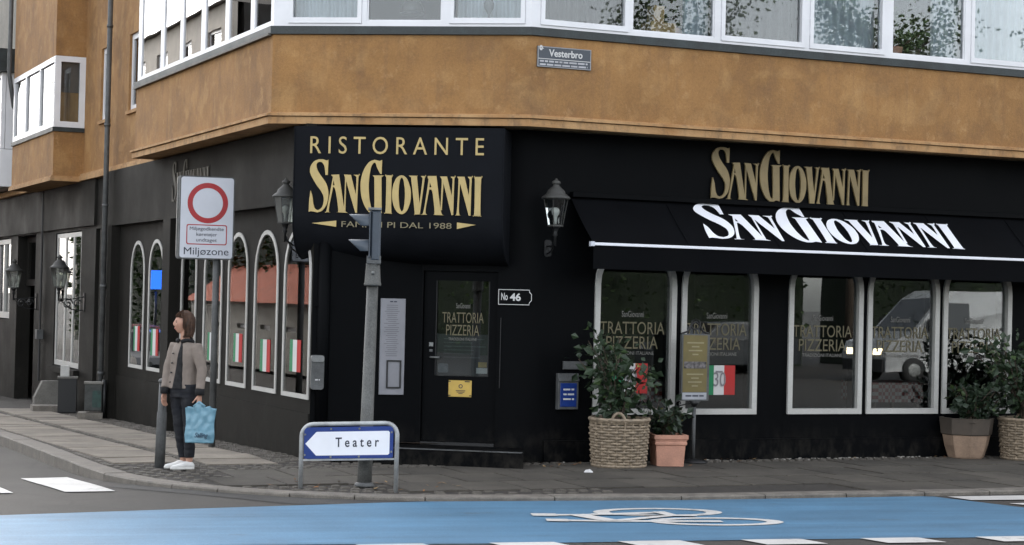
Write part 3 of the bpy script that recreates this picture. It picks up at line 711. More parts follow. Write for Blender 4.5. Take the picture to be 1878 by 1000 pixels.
RP = [(.163, 1.16), (1.259, 2.335), (2.472, 3.515), (3.683, 4.654), (4.813, 5.891), (6.03, 7.05)]
bay_windows(BR, .003, 7.3, RP, M_GLASSU, [1, 0, 1, 1, 0, 1])
CP = [(.225, .971), (1.079, 1.939), (2.074, 2.831)]
bay_windows(BCn, .003, 2.953, CP, M_GLASSU, [1, 0, 1])
LP = [(-6.42, -5.28), (-5.10, -4.22), (-4.06, -3.15), (-2.95, -2.03), (-1.86, -.94), (-.78, -.13)]
bay_windows(BL, LB, -.003, LP, M_GLASSB, [0, 0, 0, 0, 0, 0], True)

# ------------------------------------------------------------------ lettering of the house name
GLYPHS = [[[(108,990),(98,975),(76,996),(53,995),(24,954),(5,862),(2,771),(12,681),(39,537),(69,411),(85,303),(85,194),(75,103),(55,57),(37,83),(26,173),(19,318),(8,417),(2,245),(0,23),(11,36),(26,32),(49,15),(78,49),(103,159),(113,323),(109,450),(94,576),(64,702),(44,810),(39,900),(52,950),(71,943),(86,866),(93,707),(106,707)]],[[(125,713),(172,721),(206,110),(212,52),(228,17),(162,26),(173,63),(156,398),(145,488),(139,487),(117,69),(130,24),(93,28),(105,68),(135,641),(134,678)],[(141,614),(148,520),(137,520)]],[[(201,722),(241,717),(273,349),(274,648),(269,693),(255,718),(293,719),(285,675),(281,20),(272,20),(214,609),(214,56),(206,56),(208,609),(206,672)]],[[(420,998),(407,978),(378,1000),(347,959),(317,822),(301,640),(299,477),(306,315),(322,171),(343,63),(366,10),(386,15),(403,41),(425,22),(419,646),(421,682),(433,715),(368,712),(377,676),(378,644),(382,120),(374,68),(364,119),(353,263),(348,407),(346,552),(350,733),(359,878),(373,947),(383,942),(393,852),(411,745),(419,740)]],[[(438,719),(487,717),(478,675),(480,71),(485,26),(438,29),(447,69),(447,674)]],[[(591,369),(591,299),(588,232),(583,170),(577,115),(569,71),(560,37),(550,16),(540,9),(529,15),(519,35),(509,67),(500,111),(493,165),(488,227),(484,294),(483,363),(483,433),(486,500),(490,562),(497,617),(504,662),(514,695),(524,716),(534,723),(545,717),(555,697),(565,664),(573,620),(580,567),(586,505),(590,438)],[(557,371),(557,310),(556,252),(555,198),(553,151),(551,112),(548,83),(544,66),(541,59),(537,65),(534,83),(530,111),(527,150),(525,196),(523,250),(521,308),(520,369),(520,429),(521,488),(522,541),(524,588),(526,627),(529,656),(533,674),(536,680),(540,674),(543,657),(547,628),(550,590),(552,543),(555,489),(556,431)]],[[(575,718),(629,717),(625,673),(642,205),(656,639),(652,689),(645,714),(676,715),(669,672),(645,11),(611,9),(615,60),(591,654),(587,689)]],[[(685,716),(733,718),(738,660),(765,86),(784,2),(722,8),(730,57),(717,389),(708,470),(696,469),(677,81),(688,6),(646,11),(666,63),(690,622),(687,667)],[(699,605),(709,511),(696,511)]],[[(756,710),(796,712),(826,359),(829,647),(824,682),(817,709),(846,710),(839,674),(837,9),(827,8),(777,590),(771,95),(763,95),(767,608),(764,671)]],[[(854,711),(897,713),(924,364),(927,633),(922,683),(914,712),(945,713),(938,673),(936,5),(926,5),(872,595),(869,74),(882,6),(844,8),(857,64),(863,612),(860,681)]],[[(950,712),(1000,714),(992,672),(992,53),(999,0),(947,6),(957,51),(956,671)]]]
def smooth_outline(P):
    n = len(P); out = []
    def corner(i):
        a = Vector(P[i]) - Vector(P[i - 1]); b = Vector(P[(i + 1) % n]) - Vector(P[i]); a.x *= 2; b.x *= 2
        if a.length < 1e-6 or b.length < 1e-6: return True
        return a.angle(b) > rad(42)
    cr = [corner(i) for i in range(n)]
    for i in range(n):
        p0, p1, p2, p3 = (Vector(P[(i + k) % n]) for k in (-1, 0, 1, 2))
        if cr[i]: p0 = p1
        if cr[(i + 1) % n]: p3 = p2
        L = (p2 - p1).length; k = 4 if (L > 25 and not (cr[i] and cr[(i + 1) % n])) else 1
        for j in range(k):
            t = j / k; q = .5 * (2 * p1 + (p2 - p0) * t + (2 * p0 - 5 * p1 + 4 * p2 - p3) * t * t + (3 * p1 - p0 - 3 * p2 + p3) * t ** 3); out.append((q.x, q.y))
    return out
GL = [[smooth_outline(c) for c in g] for g in GLYPHS]
def name_letters(F, s0, s1, z0, z1, o0, o1, m, parent, shift=None):
    for g in GL:
        ol = [[(s0 + (s1 - s0) * x / 1000, z0 + (z1 - z0) * y / 1000) for x, y in c] for c in g]
        MB().plate(F, ol, o0, o1).build('letter', m, parent)

# canopy sign over the entrance
cs = thing('canopy_sign', FC.pt(1.5, 0, 2.3), 'black canopy over the corner door with gold RISTORANTE lettering', 'sign')
prof = [(-.9, 3.87), (0, 3.87), (0, 2.85), (-.008, 2.76), (-.04, 2.66), (-.10, 2.56), (-.20, 2.47), (-.34, 2.40), (-.55, 2.35), (-.9, 2.33)]
def canopy(m):
    n = len(prof); a = [FC.pt(.31, o, z) for o, z in prof]; b = [FC.pt(2.70, o, z) for o, z in prof]
    m.add(a + b, [tuple(range(n)), tuple(reversed(range(n, 2 * n)))])
    m.smooth = False; m.add(a[:3] + b[:3], [(i, 3 + i, 4 + i, i + 1) for i in range(2)])
    m.smooth = True; m.add(a[2:] + b[2:], [(i, n - 2 + i, n - 1 + i, i + 1) for i in range(n - 3)]); m.smooth = False
mb = MB(); canopy(mb); mb.build('canopy', M_NAVY, cs)
for zz in (.312, 2.698): MB().tube([FC.pt(zz, o + .004, z) for o, z in prof[1:]], .007, 6).build('piping', M_NAVY, cs)
MB().text(FC, 'R I S T O R A N T E', (.495, 2.475, 3.562, 3.758), .003, .004).build_each('letter', M_GOLD, cs)
name_letters(FC, .497, 2.468, 2.884, 3.498, .003, .02, M_GOLD, cs)
MB().plate(FC, [[(.53, 2.772), (.815, 2.735), (.815, 2.805)]], .002, .008).build('arrow_ornament', M_GOLD, cs)
MB().plate(FC, [[(2.19, 2.735), (2.19, 2.808), (2.405, 2.785)]], .002, .008).build('arrow_ornament', M_GOLD, cs)
MB().text(FC, 'FAM. DI PI DAL 1988', (.875, 2.13, 2.735, 2.80), .002, .003).build_each('letter', mat('dull_gold_letter', (.20, .17, .10), .6, .1, 9), cs)

# name on the right wall and on the side wall
t = thing('wall_lettering', FR.pt(1.4, 0, 3.2), 'gold name lettering on black wall above the awning', 'lettering')
name_letters(FR, .30, 2.53, 3.205, 3.835, .012, .035, M_GOLDD, t)
t = thing('wall_lettering', FL.pt(-4.9, 0, 3.2), 'gold name lettering on side wall half hidden by zone sign', 'lettering')
name_letters(FL, -5.42, -3.5, 3.22, 3.80, .112, .122, mat('tarnished_letter', (.05, .044, .032), .6, .3, 5), t)

# awning
aw = thing('awning', FR.pt(1.5, .3, 2.3), 'long black awning with white name lettering over right windows', 'awning')
A0, A1 = (.03, 3.155), (.67, 2.605); AS, AE = -1.54, 9.5
def awn(m):
    n = 90; vs = []; fs = []
    for i in range(n + 1):
        s = AS + (AE - AS) * i / n
        for k in range(5):
            u = k / 4; sag = -.016 * math.sin(math.pi * u) + .006 * math.sin(s * 2.57 * 2 + u * 2) * math.sin(math.pi * u); vs.append(FR.pt(s, A0[0] + (A1[0] - A0[0]) * u, A0[1] + (A1[1] - A0[1]) * u + sag))
    for i in range(n):
        for k in range(4): q = i * 5 + k; fs.append((q, q + 1, q + 6, q + 5))
    m.smooth = True; m.add(vs, fs)
    m.add([v - Vector((0, 0, .006)) for v in vs], [tuple(reversed(f)) for f in fs]); m.smooth = False
mb = MB(); awn(mb); mb.build('cloth', M_AWN, aw)
MB().bbox(FR, AS, AE, .02, .10, 3.15, 3.21).build('cassette', M_BLACK, aw)
MB().bbox(FR, AS - .03, AE, .655, .69, 2.586, 2.618).build('front_bar', M_SIGNT, aw)
MB().bbox(FR, AS - .045, AS + .0, .645, .70, 2.575, 2.628).build('bar_end', M_SIGNW, aw)
def val(m):
    n = 60; vs = []; fs = []
    for i in range(n + 1):
        s = AS + (AE - AS) * i / n; w = .006 * math.sin(i * 1.3)
        vs += [FR.pt(s, .668, 2.59), FR.pt(s, .664 + w, 2.45), FR.pt(s, .660 + w * 1.6, 2.325)]
    for i in range(n):
        for k in range(2): q = i * 3 + k; fs.append((q, q + 1, q + 4, q + 3))
    m.smooth = True; m.add(vs, fs)
mb = MB(); val(mb); mb.build('valance', M_AWN, aw)
for i in range(1, 9): MB().hexa([FR.pt(AS + i * 1.22 + ds, A0[0] + (A1[0] - A0[0]) * u, A0[1] + (A1[1] - A0[1]) * u + .002 - .012 * math.sin(math.pi * u) + dz) for dz in (-.002, .003) for ds, u in ((0, .97), (.018, .97), (.018, .03), (0, .03))]).build('seam', M_AWN, aw)
for s in (-1.2, 2.2, 5.6): MB().tube([FR.pt(s, .02, 3.02), FR.pt(s + .35, .33, 2.80), FR.pt(s, .65, 2.60)], .018, 6).build('arm', M_IRON, aw)
_e = Vector((A1[0] - A0[0], A1[1] - A0[1])); _L = _e.length; _en = Vector((-_e.y, _e.x)) / _L
if _en.x < 0: _en = -_en
class FrA:   # the sloping cloth as a drawing plane: z runs up the slope
    d = FR.d
    def pt(self, s, o, z):
        u = 1 - z / _L; return FR.pt(s, A0[0] + _e.x * u + _en.x * o, A0[1] + _e.y * u + _en.y * o)
name_letters(FrA(), .0, 3.60, _L * .19, _L * .985, .004, .008, M_SIGNT, aw)

def blur_words(F, s0, s1, z0, z1, o, m, parent, seed=0):
    """A line of print too small to read: word-long dashes."""
    r = random.Random(seed); s = s0
    while s < s1 - .004:
        w = min(s1 - s, (z1 - z0) * r.uniform(1.2, 3.6)); MB().box(F, s, s + w, o, o + .001, z0 + (z1 - z0) * .15, z1 - (z1 - z0) * .15).build('text_line', m, parent); s += w + (z1 - z0) * .5
# ------------------------------------------------------------------ window lettering, flags and notices
def window_print(F, a, b, zt, label, o=-.026, k=1.):
    t = thing('window_lettering', F.pt((a + b) / 2, o, zt - .3), label, 'lettering', 'gold lettering on the restaurant windows')
    w = (b - a); c = (a + b) / 2
    MB().text(F, 'TRATTORIA', (a, b, zt - .145 * k, zt), o, .001).build_each('letter', M_WPRINT, t)
    MB().text(F, 'PIZZERIA', (c - w * .40, c + w * .40, zt - .315 * k, zt - .17 * k), o, .001).build_each('letter', M_WPRINT, t)
    MB().text(F, 'TRADIZIONI ITALIANE', (c - w * .34, c + w * .34, zt - .385 * k, zt - .345 * k), o, .001).build('lettering', mat('faded_print', (.17, .165, .15), .7, .1, 9), t)
    MB().text(F, 'SanGiovanni', (c - w * .17, c + w * .17, zt + .055 * k, zt + .125 * k), o, .001).build('lettering', mat('faded_print', (.17, .165, .15)), t)
pos = ('first window right of the corner', 'second window, behind the gold post sign', 'third window from the corner', 'fourth window from the corner', 'rightmost window, behind the pot plants')
for (a, b), w in zip(RW, pos): window_print(FR, a + .09, b - .13, 1.735, 'gold TRATTORIA PIZZERIA lettering on %s' % w)
window_print(FD, -.19, .29, 1.80, 'gold TRATTORIA PIZZERIA lettering on the entrance door glass', -.066, .84)
def flag(F, s0, s1, z0, z1, o, label, pole=False, txt=None):
    t = thing('flag_poster', F.pt((s0 + s1) / 2, o, z0), label, 'flag', 'Italian flag posters in the windows'); w = (s1 - s0) / 3
    for i, m in enumerate((M_FGREEN, M_PAPER, M_FRED)):
        mb = MB()
        n = 4; vs = []; fs = []
        for k in range(n + 1):
            s = s0 + w * (i + k / n); d = .006 * math.sin((s - s0) * 14)
            vs += [F.pt(s, o + d, z0), F.pt(s, o + d, z1), F.pt(s, o + d - .004, z0), F.pt(s, o + d - .004, z1)]
        for k in range(n): q = 4 * k; fs += [(q, q + 4, q + 5, q + 1), (q + 2, q + 3, q + 7, q + 6)]
        fs += [(0, 1, 3, 2), (4 * n, 4 * n + 2, 4 * n + 3, 4 * n + 1)]
        mb.add(vs, fs).build('stripe', m, t)
    if txt:
        MB().text(F, txt, (s0 + w * .98, s0 + w * 2.1, z0 + .10, z0 + .27), o + .009, .001, 0).build('number_print', mat('grey_print', (.22, .21, .22), .7, .05, 5), t)
        blur_words(F, s0 + w * 1.15, s0 + w * 1.9, z1 - .09, z1 - .06, o + .009, mat('grey_print', (.2, .2, .2)), t)
flag(FR, -.94, -.47, .90, 1.25, -.018, 'Italian tricolour poster behind the basket shrub, first right window', txt='30')
flag(FR, .27, .71, .885, 1.235, -.018, 'Italian tricolour poster reading 30 beside the gold post sign', txt='30')
LFL = [(-7.98, -7.62), (-6.85, -6.45), (-3.75, -3.38), (-2.55, -2.16), (-1.32, -.95), (-.20, .20)]
lw_ = ('leftmost arched side window', 'second arched side window from left', 'arched window behind the zone sign pole', 'arched window right of the zone sign pole', 'second arched side window from the corner', 'arched side window nearest the corner')
for (a, b), w, dz in zip(LFL, lw_, (.0, -.03, .02, .05, -.02, .03)): flag(FL, a + dz, b + dz * .3, 1.04 + dz, 1.42 + dz * .6, .012, 'small Italian tricolour in %s' % w)
# printed sheet on the lower door glass, stickers, yellow notice
t = thing('door_poster', FD.pt(0, -.07, 1.08), 'dark grey printed sheet inside the lower door glass', 'poster')
MB().box(FD, -.258, .356, -.10, -.088, 1.075, 1.55).build('sheet', mat('slate_print', (.030, .031, .037), .6, .15, 8), t)
for i in range(6):
    z = 1.50 - .042 * i; random.seed(i); w = random.uniform(.3, .5)
    MB().box(FD, -.17, -.17 + w, -.0875, -.087, z - .012, z).build('text_line', mat('grey_line', (.085, .088, .10), .7, .3, 30), t)
tag(MB().plate(FD, [rrect(-.23, -.11, 1.105, 1.21, .02)], -.087, -.082).build('sticker', mat('grey_sticker', (.16, .17, .19), .7, .3, 20), None, FD.pt(-.17, -.08, 1.1)), 'pale grey sticker at lower left of door glass', 'sticker')
mb = MB().use(mat('gold_sticker', (.36, .25, .07), .6, .2, 30)).plate(FD, [rect(.235, .335, 1.175, 1.235)], -.087, -.082); mb.use(M_PAPER).plate(FD, [rect(.215, .345, 1.105, 1.168)], -.087, -.082)
tag(mb.build('sticker', None, None, FD.pt(.28, -.08, 1.1)), 'gold and white sticker at lower right of door glass', 'sticker')
ny = thing('door_notice', FD.pt(.04, -.04, .835), 'yellow paper notice taped to the lower entrance door', 'notice')
MB().box(FD, -.095, .172, -.049, -.046, .835, 1.022).build('sheet', mat('yellow_paper', (.55, .37, .085), .7, .1, 10), ny)
MB().plate(FD, [circ(.045, .955, .024, 16), circ(.045, .955, .015, 16)], -.0455, -.045).build('emblem_print', M_SIGNK, ny)
for i, (a, b) in enumerate(((-.01, .10), (0, .09), (.02, .07))): MB().box(FD, a, b, -.0455, -.045, .90 - .016 * i, .909 - .016 * i).build('text_line', M_POTD, ny)
for a, b, c in ((-.095, -.07, .843), (.145, .172, .843), (.09, .15, 1.004), (-.095, -.07, 1.004)): MB().box(FD, a, b, -.0455, -.0445, c, c + .012).build('tape', M_IRON, ny)
# house number plate
hn = thing('house_number', FD.pt(.66, .0, 1.9), 'black house number plate No 46 right of the entrance door', 'sign')
def nplate(a, b, c, d, e): return [(a, c), (b - e, c), (b - e, c + e), (b, c + 2 * e), (b, d - 2 * e), (b - e, d - e), (b - e, d), (a, d)]
MB().plate(FD, [nplate(.467, .85, 1.90, 2.075, .025)], .02, .032).build('plate', M_BLACK, hn)
MB().plate(FD, [nplate(.467, .85, 1.90, 2.075, .025), nplate(.474, .843, 1.907, 2.068, .0235)], .0325, .035).build('border', M_PAPER, hn)
MB().text(FD, 'No', (.50, .575, 1.952, 2.035), .033, .001, .012).build('lettering', M_PAPER, hn)
MB().text(FD, '46', (.60, .725, 1.945, 2.035), .033, .001, .03).build('lettering', M_PAPER, hn)
# framed menu
mn = thing('menu_board', FS.pt(.92, 0, .84), 'tall pale menu board on the black panel left of door', 'sign')
MB().bbox(FS, .780, 1.068, 0, .03, .845, 1.94).build('board', mat('menu_board', (.235, .235, .255), .55, .12, 5), mn)
MB().plate(FS, [rect(.86, 1.03, .92, 1.24), rect(.876, 1.014, .936, 1.224)], .0305, .045).build('frame', M_IRON, mn)
for i in range(26):
    random.seed(40 + i); w = random.uniform(.05, .10); MB().box(FS, .92 - w, .92 + w * .8, .0305, .0315, 1.285 + .023 * i, 1.292 + .023 * i).build('text_line', mat('menu_print', (.14, .14, .155), .7, .05, 5), mn)
blur_words(FS, .885, .965, 1.895, 1.915, .0305, M_SIGNK, mn, 3)
# letter box
lb = thing('letter_box', FS.pt(.05, .05, .9), 'small grey steel letter box at the corner by the side windows', 'letter box')
MB().plate(FS, [rrect(-.015, .13, .90, 1.285, .03)], .03, .12).build('body', M_STEELD, lb)
MB().plate(FS, [rrect(-.012, .127, 1.21, 1.282, .025)], .12, .135).build('flap', M_STEEL, lb)
blur_words(FS, .03, .085, 1.0, 1.02, .121, M_PAPER, lb, 1)
# blue leaflet box and grey plate
bx = thing('leaflet_box', FR.pt(-1.52, .05, .72), 'blue leaflet box on the black wall left of basket shrub', 'box')
MB().bbox(FR, -1.655, -1.40, 0, .07, .72, 1.13).build('case', M_STEELD, bx); MB().bbox(FR, -1.63, -1.425, .07, .078, .75, 1.02).build('panel', M_SIGNB, bx)
for i in range(3): blur_words(FR, -1.595, -1.46, .935 - .055 * i, .962 - .055 * i, .079, M_PAPER, bx, i)
MB().bbox(FR, -1.655, -1.40, .06, .09, 1.04, 1.07).build('lip', M_STEELD, bx)
tag(MB().bbox(FR, -1.576, -1.275, 0, .03, 1.175, 1.268).build('steel_plate', M_STEELD, None, FR.pt(-1.4, 0, 1.17)), 'plain grey metal plate on black wall above leaflet box', 'plate')
# district plaque
pl = thing('street_plaque', BR.pt(.4, 0, 4.56), 'slate grey Vesterbro plaque on the ochre bay corner', 'sign')
MB().bbox(BR, .07, .735, .003, .022, 4.562, 4.795).build('plate', M_SIGNG, pl)
MB().plate(BR, [rect(.072, .733, 4.564, 4.793), rect(.082, .723, 4.572, 4.785)], .0225, .0235).build('border', mat('plaque_edge', (.30, .30, .31), .5, .1, 9), pl)
MB().text(BR, 'Vesterbro', (.21, .625, 4.685, 4.765), .0225, .001, .02).build('lettering', M_PAPER, pl)
MB().box(BR, .082, .723, .0225, .0235, 4.652, 4.659).build('rule', M_PAPER, pl)
blur_words(BR, .10, .69, 4.615, 4.642, .0225, mat('plaque_print', (.42, .42, .44)), pl, 4)
blur_words(BR, .10, .69, 4.578, 4.605, .0225, mat('plaque_print', (.42, .42, .44)), pl, 5)
MB().plate(BR, [circ(.112, 4.775, .021, 12, .03), circ(.112, 4.775, .007, 8)], .0225, .0245).build('crest', M_PAPER, pl)
MB().plate(BR, [[(.125, 4.785), (.15, 4.765), (.13, 4.768)]], .0225, .0245).build('crest_ribbon', M_PAPER, pl)

# ------------------------------------------------------------------ lanterns
def lantern(p, k, gm, label, wall, F, so, bulb=True, scroll=False, cat='lantern', kw=1.14):
    """p: middle of the glass bottom; wall: (s, z) of the wall fixing; so: frame offset of the lantern."""
    t = thing('wall_lantern', p, label, cat); p = Vector(p); rot = rad(15)
    q_ = k * kw
    g = MB(); n = 6
    for i in range(n):
        a0, a1 = 2 * math.pi * i / n + rot, 2 * math.pi * (i + 1) / n + rot
        q = [p + Vector((math.cos(a) * r, math.sin(a) * r, z)) for a, r, z in ((a0, .098 * q_, .01 * k), (a1, .098 * q_, .01 * k), (a1, .160 * q_, .40 * k), (a0, .160 * q_, .40 * k))]
        g.add(q, [(0, 1, 2, 3)])
    g.build('glass', gm, t)
    b = MB()
    for i in range(n):
        a = 2 * math.pi * i / n + rot; b.tube([p + Vector((math.cos(a) * .10 * q_, math.sin(a) * .10 * q_, 0)), p + Vector((math.cos(a) * .163 * q_, math.sin(a) * .163 * q_, .41 * k))], .006 * k, 5)
    b.lathe(p, [(.108 * q_, -.012 * k), (.108 * q_, .012 * k)], 6, rot=rot, sm=False); b.build('cage', M_LEAD, t)
    MB().lathe(p, [(.185 * q_, .395 * k), (.19 * q_, .415 * k), (.15 * q_, .455 * k), (.125 * q_, .475 * k), (.11 * q_, .52 * k), (.06 * k, .58 * k), (.04 * k, .61 * k), (.065 * k, .62 * k), (.065 * k, .65 * k), (.03 * k, .67 * k), (.012 * k, .70 * k)], 12).build('roof', M_LEAD, t)
    if bulb:
        MB().lathe(p, [(.02 * k, .02 * k), (.022 * k, .10 * k), (.03 * k, .14 * k), (.052 * k, .17 * k), (.062 * k, .21 * k), (.052 * k, .25 * k), (.02 * k, .27 * k)], 14).build('bulb', M_BULB, t)
    MB().lathe(p, [(.02 * k, -.30 * k), (.02 * k, -.16 * k), (.04 * k, -.14 * k), (.03 * k, -.10 * k), (.055 * k, -.03 * k), (.09 * k, -.014 * k)], 10).build('stem', M_IRON, t)
    br = MB(); w = F.pt(wall[0], .0, wall[1]); e = p + Vector((0, 0, -.26 * k))
    n_ = (w - e); br.tube([e, e + n_ * .5 + Vector((0, 0, -.02)), w], .014 * max(k, .8), 6)
    if scroll:
        for c, r in ((.35, .09), (.72, .07)):
            ce = e + n_ * c + Vector((0, 0, -.10)); d = n_.normalized()
            br.tube([ce + d * (r * (1 - i / 22) * math.cos(i * .55)) + Vector((0, 0, r * (1 - i / 22) * math.sin(i * .55))) for i in range(17)], .012, 5)
        br.tube([w + Vector((0, 0, .02)), w + Vector((0, 0, -.26))], .016, 6); br.tube([e, e + n_ * .5 + Vector((0, 0, -.20)), w + Vector((0, 0, -.24))], .010, 5)
    else:
        br.tube([e + Vector((0, 0, .05)), e + n_ * .4 + Vector((0, 0, -.07)), w + Vector((0, 0, -.09))], .010, 6)
    MB().plate(F, [rrect(wall[0] - .045, wall[0] + .045, wall[1] - (.25 if scroll else .12), wall[1] + .07, .03)], .0, .015).build('wall_plate', M_IRON, t)
    br.build('bracket', M_IRON, t); return t
M_FROST = glass('frosted_lantern_glass', (.62, .64, .60), 1.5, .35, .12)
lantern(FR.pt(-1.87, .35, 2.80), .76, M_LGLASS, 'black wall lantern with globe bulb left of the awning', (-1.80, 2.58), FR, .35)
lantern(FL.pt(.18, .22, 2.775), .73, M_FROST, 'grey wall lantern with frosted glass left of the canopy sign', (.16, 2.50), FL, .35)
lantern(FL.pt(-11.75, .44, 2.0), .80, M_FROST, 'lantern on scrolled bracket beside the white side street window', (-11.75, 1.84), FL, .42, True, True)
lantern(FL.pt(-16.25, .44, 1.97), .80, M_FROST, 'lantern on scrolled bracket over the dark side doorway at far left', (-16.25, 1.80), FL, .42, True, True)

# ------------------------------------------------------------------ pipes on the side wall
dp = thing('downpipe', FL.pt(-9.4, .2, -.1), 'grey downpipe running the full height of side wall', 'downpipe')
MB().tube([FL.pt(-9.4, .195, -.12), FL.pt(-9.4, .195, 9)], .043, 10).build('pipe', M_STEELD, dp)
for z in (.6, 2.0, 3.3, 4.6, 6.2): MB().tube([FL.pt(-9.4, .195, z), FL.pt(-9.4, .195, z + .05)], .052, 10).build('pipe_clip', M_STEELD, dp)
cb = thing('cable_pipe', FL.pt(-15.55, .05, -.2), 'thin dark conduit between the side doorway and shop window', 'pipe')
MB().tube([FL.pt(-15.55, .05, .2), FL.pt(-15.55, .05, 3.9)], .022, 6).build('pipe', M_IRON, cb); MB().bbox(FL, -15.65, -15.45, 0, .12, 1.0, 1.18).build('junction_box', M_STEELD, cb)
dp = thing('downpipe', FL.pt(-16.4, .4, 4), 'thin dark downpipe between ochre house and grey neighbour', 'downpipe')
MB().tube([FL.pt(-16.33, .62, 9), FL.pt(-16.33, .62, 6.1), FL.pt(-16.45, .50, 5.5), FL.pt(-16.7, .2, 5.2), FL.pt(-16.75, .1, 4)], .045, 8).build('pipe', M_STEELD, dp)

# ------------------------------------------------------------------ zone sign on its pole
px, py = -3.595, 22.53
FZ = Fr((px, py), rad(18))
zs_ = thing('zone_sign', (px, py, zp(px, py)), 'white Miljøzone sign with red ring on a dark pole', 'sign')
MB().tube([(px, py, zp(px, py) - .1), (px, py, 3.30)], .041, 12).build('pole', M_STEELD, zs_)
a, b, c, d = -.475, .19, 2.36, 3.365
MB().plate(FZ, [rrect(a, b, c, d, .035)], .05, .085).build('frame', M_STEELD, zs_); MB().plate(FZ, [rrect(a - .01, b - .01, c, d, .035)], -.085, -.05).build('back_panel', M_STEEL, zs_)
mb = MB().plate(FZ, [rrect(a + .015, b - .015, c + .015, d - .015, .03)], .0855, .088).build('face', M_SIGNW, zs_)
cx, cz = -.135, 3.04
MB().plate(FZ, [circ(cx, cz, .245, 48), circ(cx, cz, .182, 48)], .0885, .0895).build('red_ring', M_SIGNR, zs_)
MB().plate(FZ, [rrect(-.385, .105, 2.535, 2.78, .025), rrect(-.373, .093, 2.547, 2.768, .02)], .0885, .0895).build('red_frame', M_SIGNR, zs_)
for i, (tx, hw) in enumerate((('Miljøgodkendte', .205), ('køretøjer', .125), ('undtaget', .125))): MB().text(FZ, tx, (-.14 - hw, -.14 + hw, 2.695 - .068 * i, 2.75 - .068 * i), .0885, .001, 0).build('lettering', M_SIGNK, zs_)
MB().text(FZ, 'Miljøzone', (-.41, .13, 2.385, 2.50), .0885, .001, 0).build_each('letter', M_SIGNK, zs_)
for z in (2.55, 3.15): MB().tube([(px, py, z - .025), (px, py, z + .025)], .05, 12).build('clamp', M_STEEL, zs_)

# ------------------------------------------------------------------ traffic signal
px, py = -1.38, 17.96; z0 = zp(px, py)
sg = thing('traffic_signal', (px, py, z0), 'grey traffic signal post with two hooded lamps facing left', 'traffic light')
L = lambda z: Vector((px + .028 * (z - z0) * .6, py, z))
MB().tube([L(z0 - .1), L(.6), L(.62), L(2.08)], [.072, .070, .063, .055], 14).build('pole', M_POLE, sg)
MB().lathe(L(z0), [(.10, 0), (.095, .02), (.075, .04)], 14).build('base_collar', M_STEELD, sg)
MB().lathe(L(2.06), [(.082, 0), (.085, .015), (.078, .035), (.068, .20), (.070, .215)], 14).build('collar', M_POLE, sg)
MB().lathe(L(2.15) + Vector((.005, -.074, .02)), [(.016, 0), (.016, .03)], 8).build('bolt', M_STEEL, sg)
Fs = Fr((px + .045, py), rad(4))
MB().bbox(Fs, -.045, .055, -.09, .09, 2.30, 2.79, .02).build('housing', M_SIGNAL, sg)
MB().bbox(Fs, -.057, -.046, -.12, .12, 2.33, 2.78, .004).build('backing_board', M_SIGNAL, sg)
MB().bbox(Fs, -.075, .062, -.08, .08, 2.272, 2.35).build('lower_bracket', M_STEELD, sg); MB().bbox(Fs, -.072, .058, -.075, .095, 2.79, 2.815).build('top_bracket', M_STEEL, sg)
for z in (2.675, 2.43):
    vz = MB(); n = 9; vs = []; fs = []
    for i in range(n + 1):
        t = math.pi * (-.05 + 1.1 * i / n)
        for dx in (-.06, -.255):
            r = .10 if dx > -.2 else .095
            for rr in (r, r - .008): q = Fs.pt(dx + (.10 * (1 - math.sin(t)) if dx < -.2 else 0), rr * math.cos(t), z - .02 + rr * math.sin(t)); vs.append(q)
    for i in range(n): k = 4 * i; fs += [(k, k + 4, k + 6, k + 2), (k + 1, k + 3, k + 7, k + 5), (k + 2, k + 6, k + 7, k + 3)]
    vz.smooth = True; vz.add(vs, fs).build('visor', M_SIGNAL, sg)
    MB().lathe(Vector((0, 0, 0)), [(.09, 0)] * 2, 12) if False else None
    ln = MB(); c = Fs.pt(-.060, 0, z - .02); ln.add([c + Fs.n * (.088 * math.cos(2 * math.pi * i / 16)) + Vector((0, 0, .088 * math.sin(2 * math.pi * i / 16))) for i in range(16)], [tuple(range(16))]); ln.build('lens', mat('dark_lens', (.02, .03, .03), .2, 0), sg)

# ------------------------------------------------------------------ Teater direction sign
ang = rad(-11.85); FT = Fr((-1.976, 17.769), ang)
ts = thing('direction_sign', FT.pt(.47, 0, zp(-1.5, 17.7)), 'blue and white Teater arrow sign in a low steel hoop', 'sign')
def tl(s, z): return s, z + .052 * (s - .47)      # the hoop leans up to the right
def tp(s, o, z): s2, z2 = tl(s, z); return FT.pt(s2, o, z2)
hoop = [tp(0, 0, .02), tp(0, 0, .60)]
for i in range(7): t = rad(180 - 90 * i / 6); hoop.append(tp(.115 + .115 * math.cos(t), 0, .625 + .115 * math.sin(t)))
for i in range(7): t = rad(90 - 90 * i / 6); hoop.append(tp(.83 + .115 * math.cos(t), 0, .625 + .115 * math.sin(t)))
hoop += [tp(.945, 0, .60), tp(.945, 0, .02)]
MB().tube(hoop, .022, 12).build('hoop', M_HOOP, ts)
MB().hexa([tp(.02, .008, .392), tp(.925, .008, .392), tp(.925, -.008, .392), tp(.02, -.008, .392), tp(.02, .008, .408), tp(.925, .008, .408), tp(.925, -.008, .408), tp(.02, -.008, .408)]).build('lower_bar', M_HOOP, ts)
def tplate(ols, o0, o1, nm, m): MB().plate(FT, [[tl(*p) for p in ol] for ol in ols], o0, o1).build(nm, m, ts)
tplate([rrect(.032, .913, .412, .712, .02)], .006, .018, 'panel', M_SIGNB)
AR_ = [(.045, .556), (.150, .664), (.155, .668), (.865, .668), (.878, .655), (.878, .455), (.865, .442), (.155, .442), (.150, .446)]
tplate([AR_], .0185, .0205, 'arrow_field', M_SIGNT)
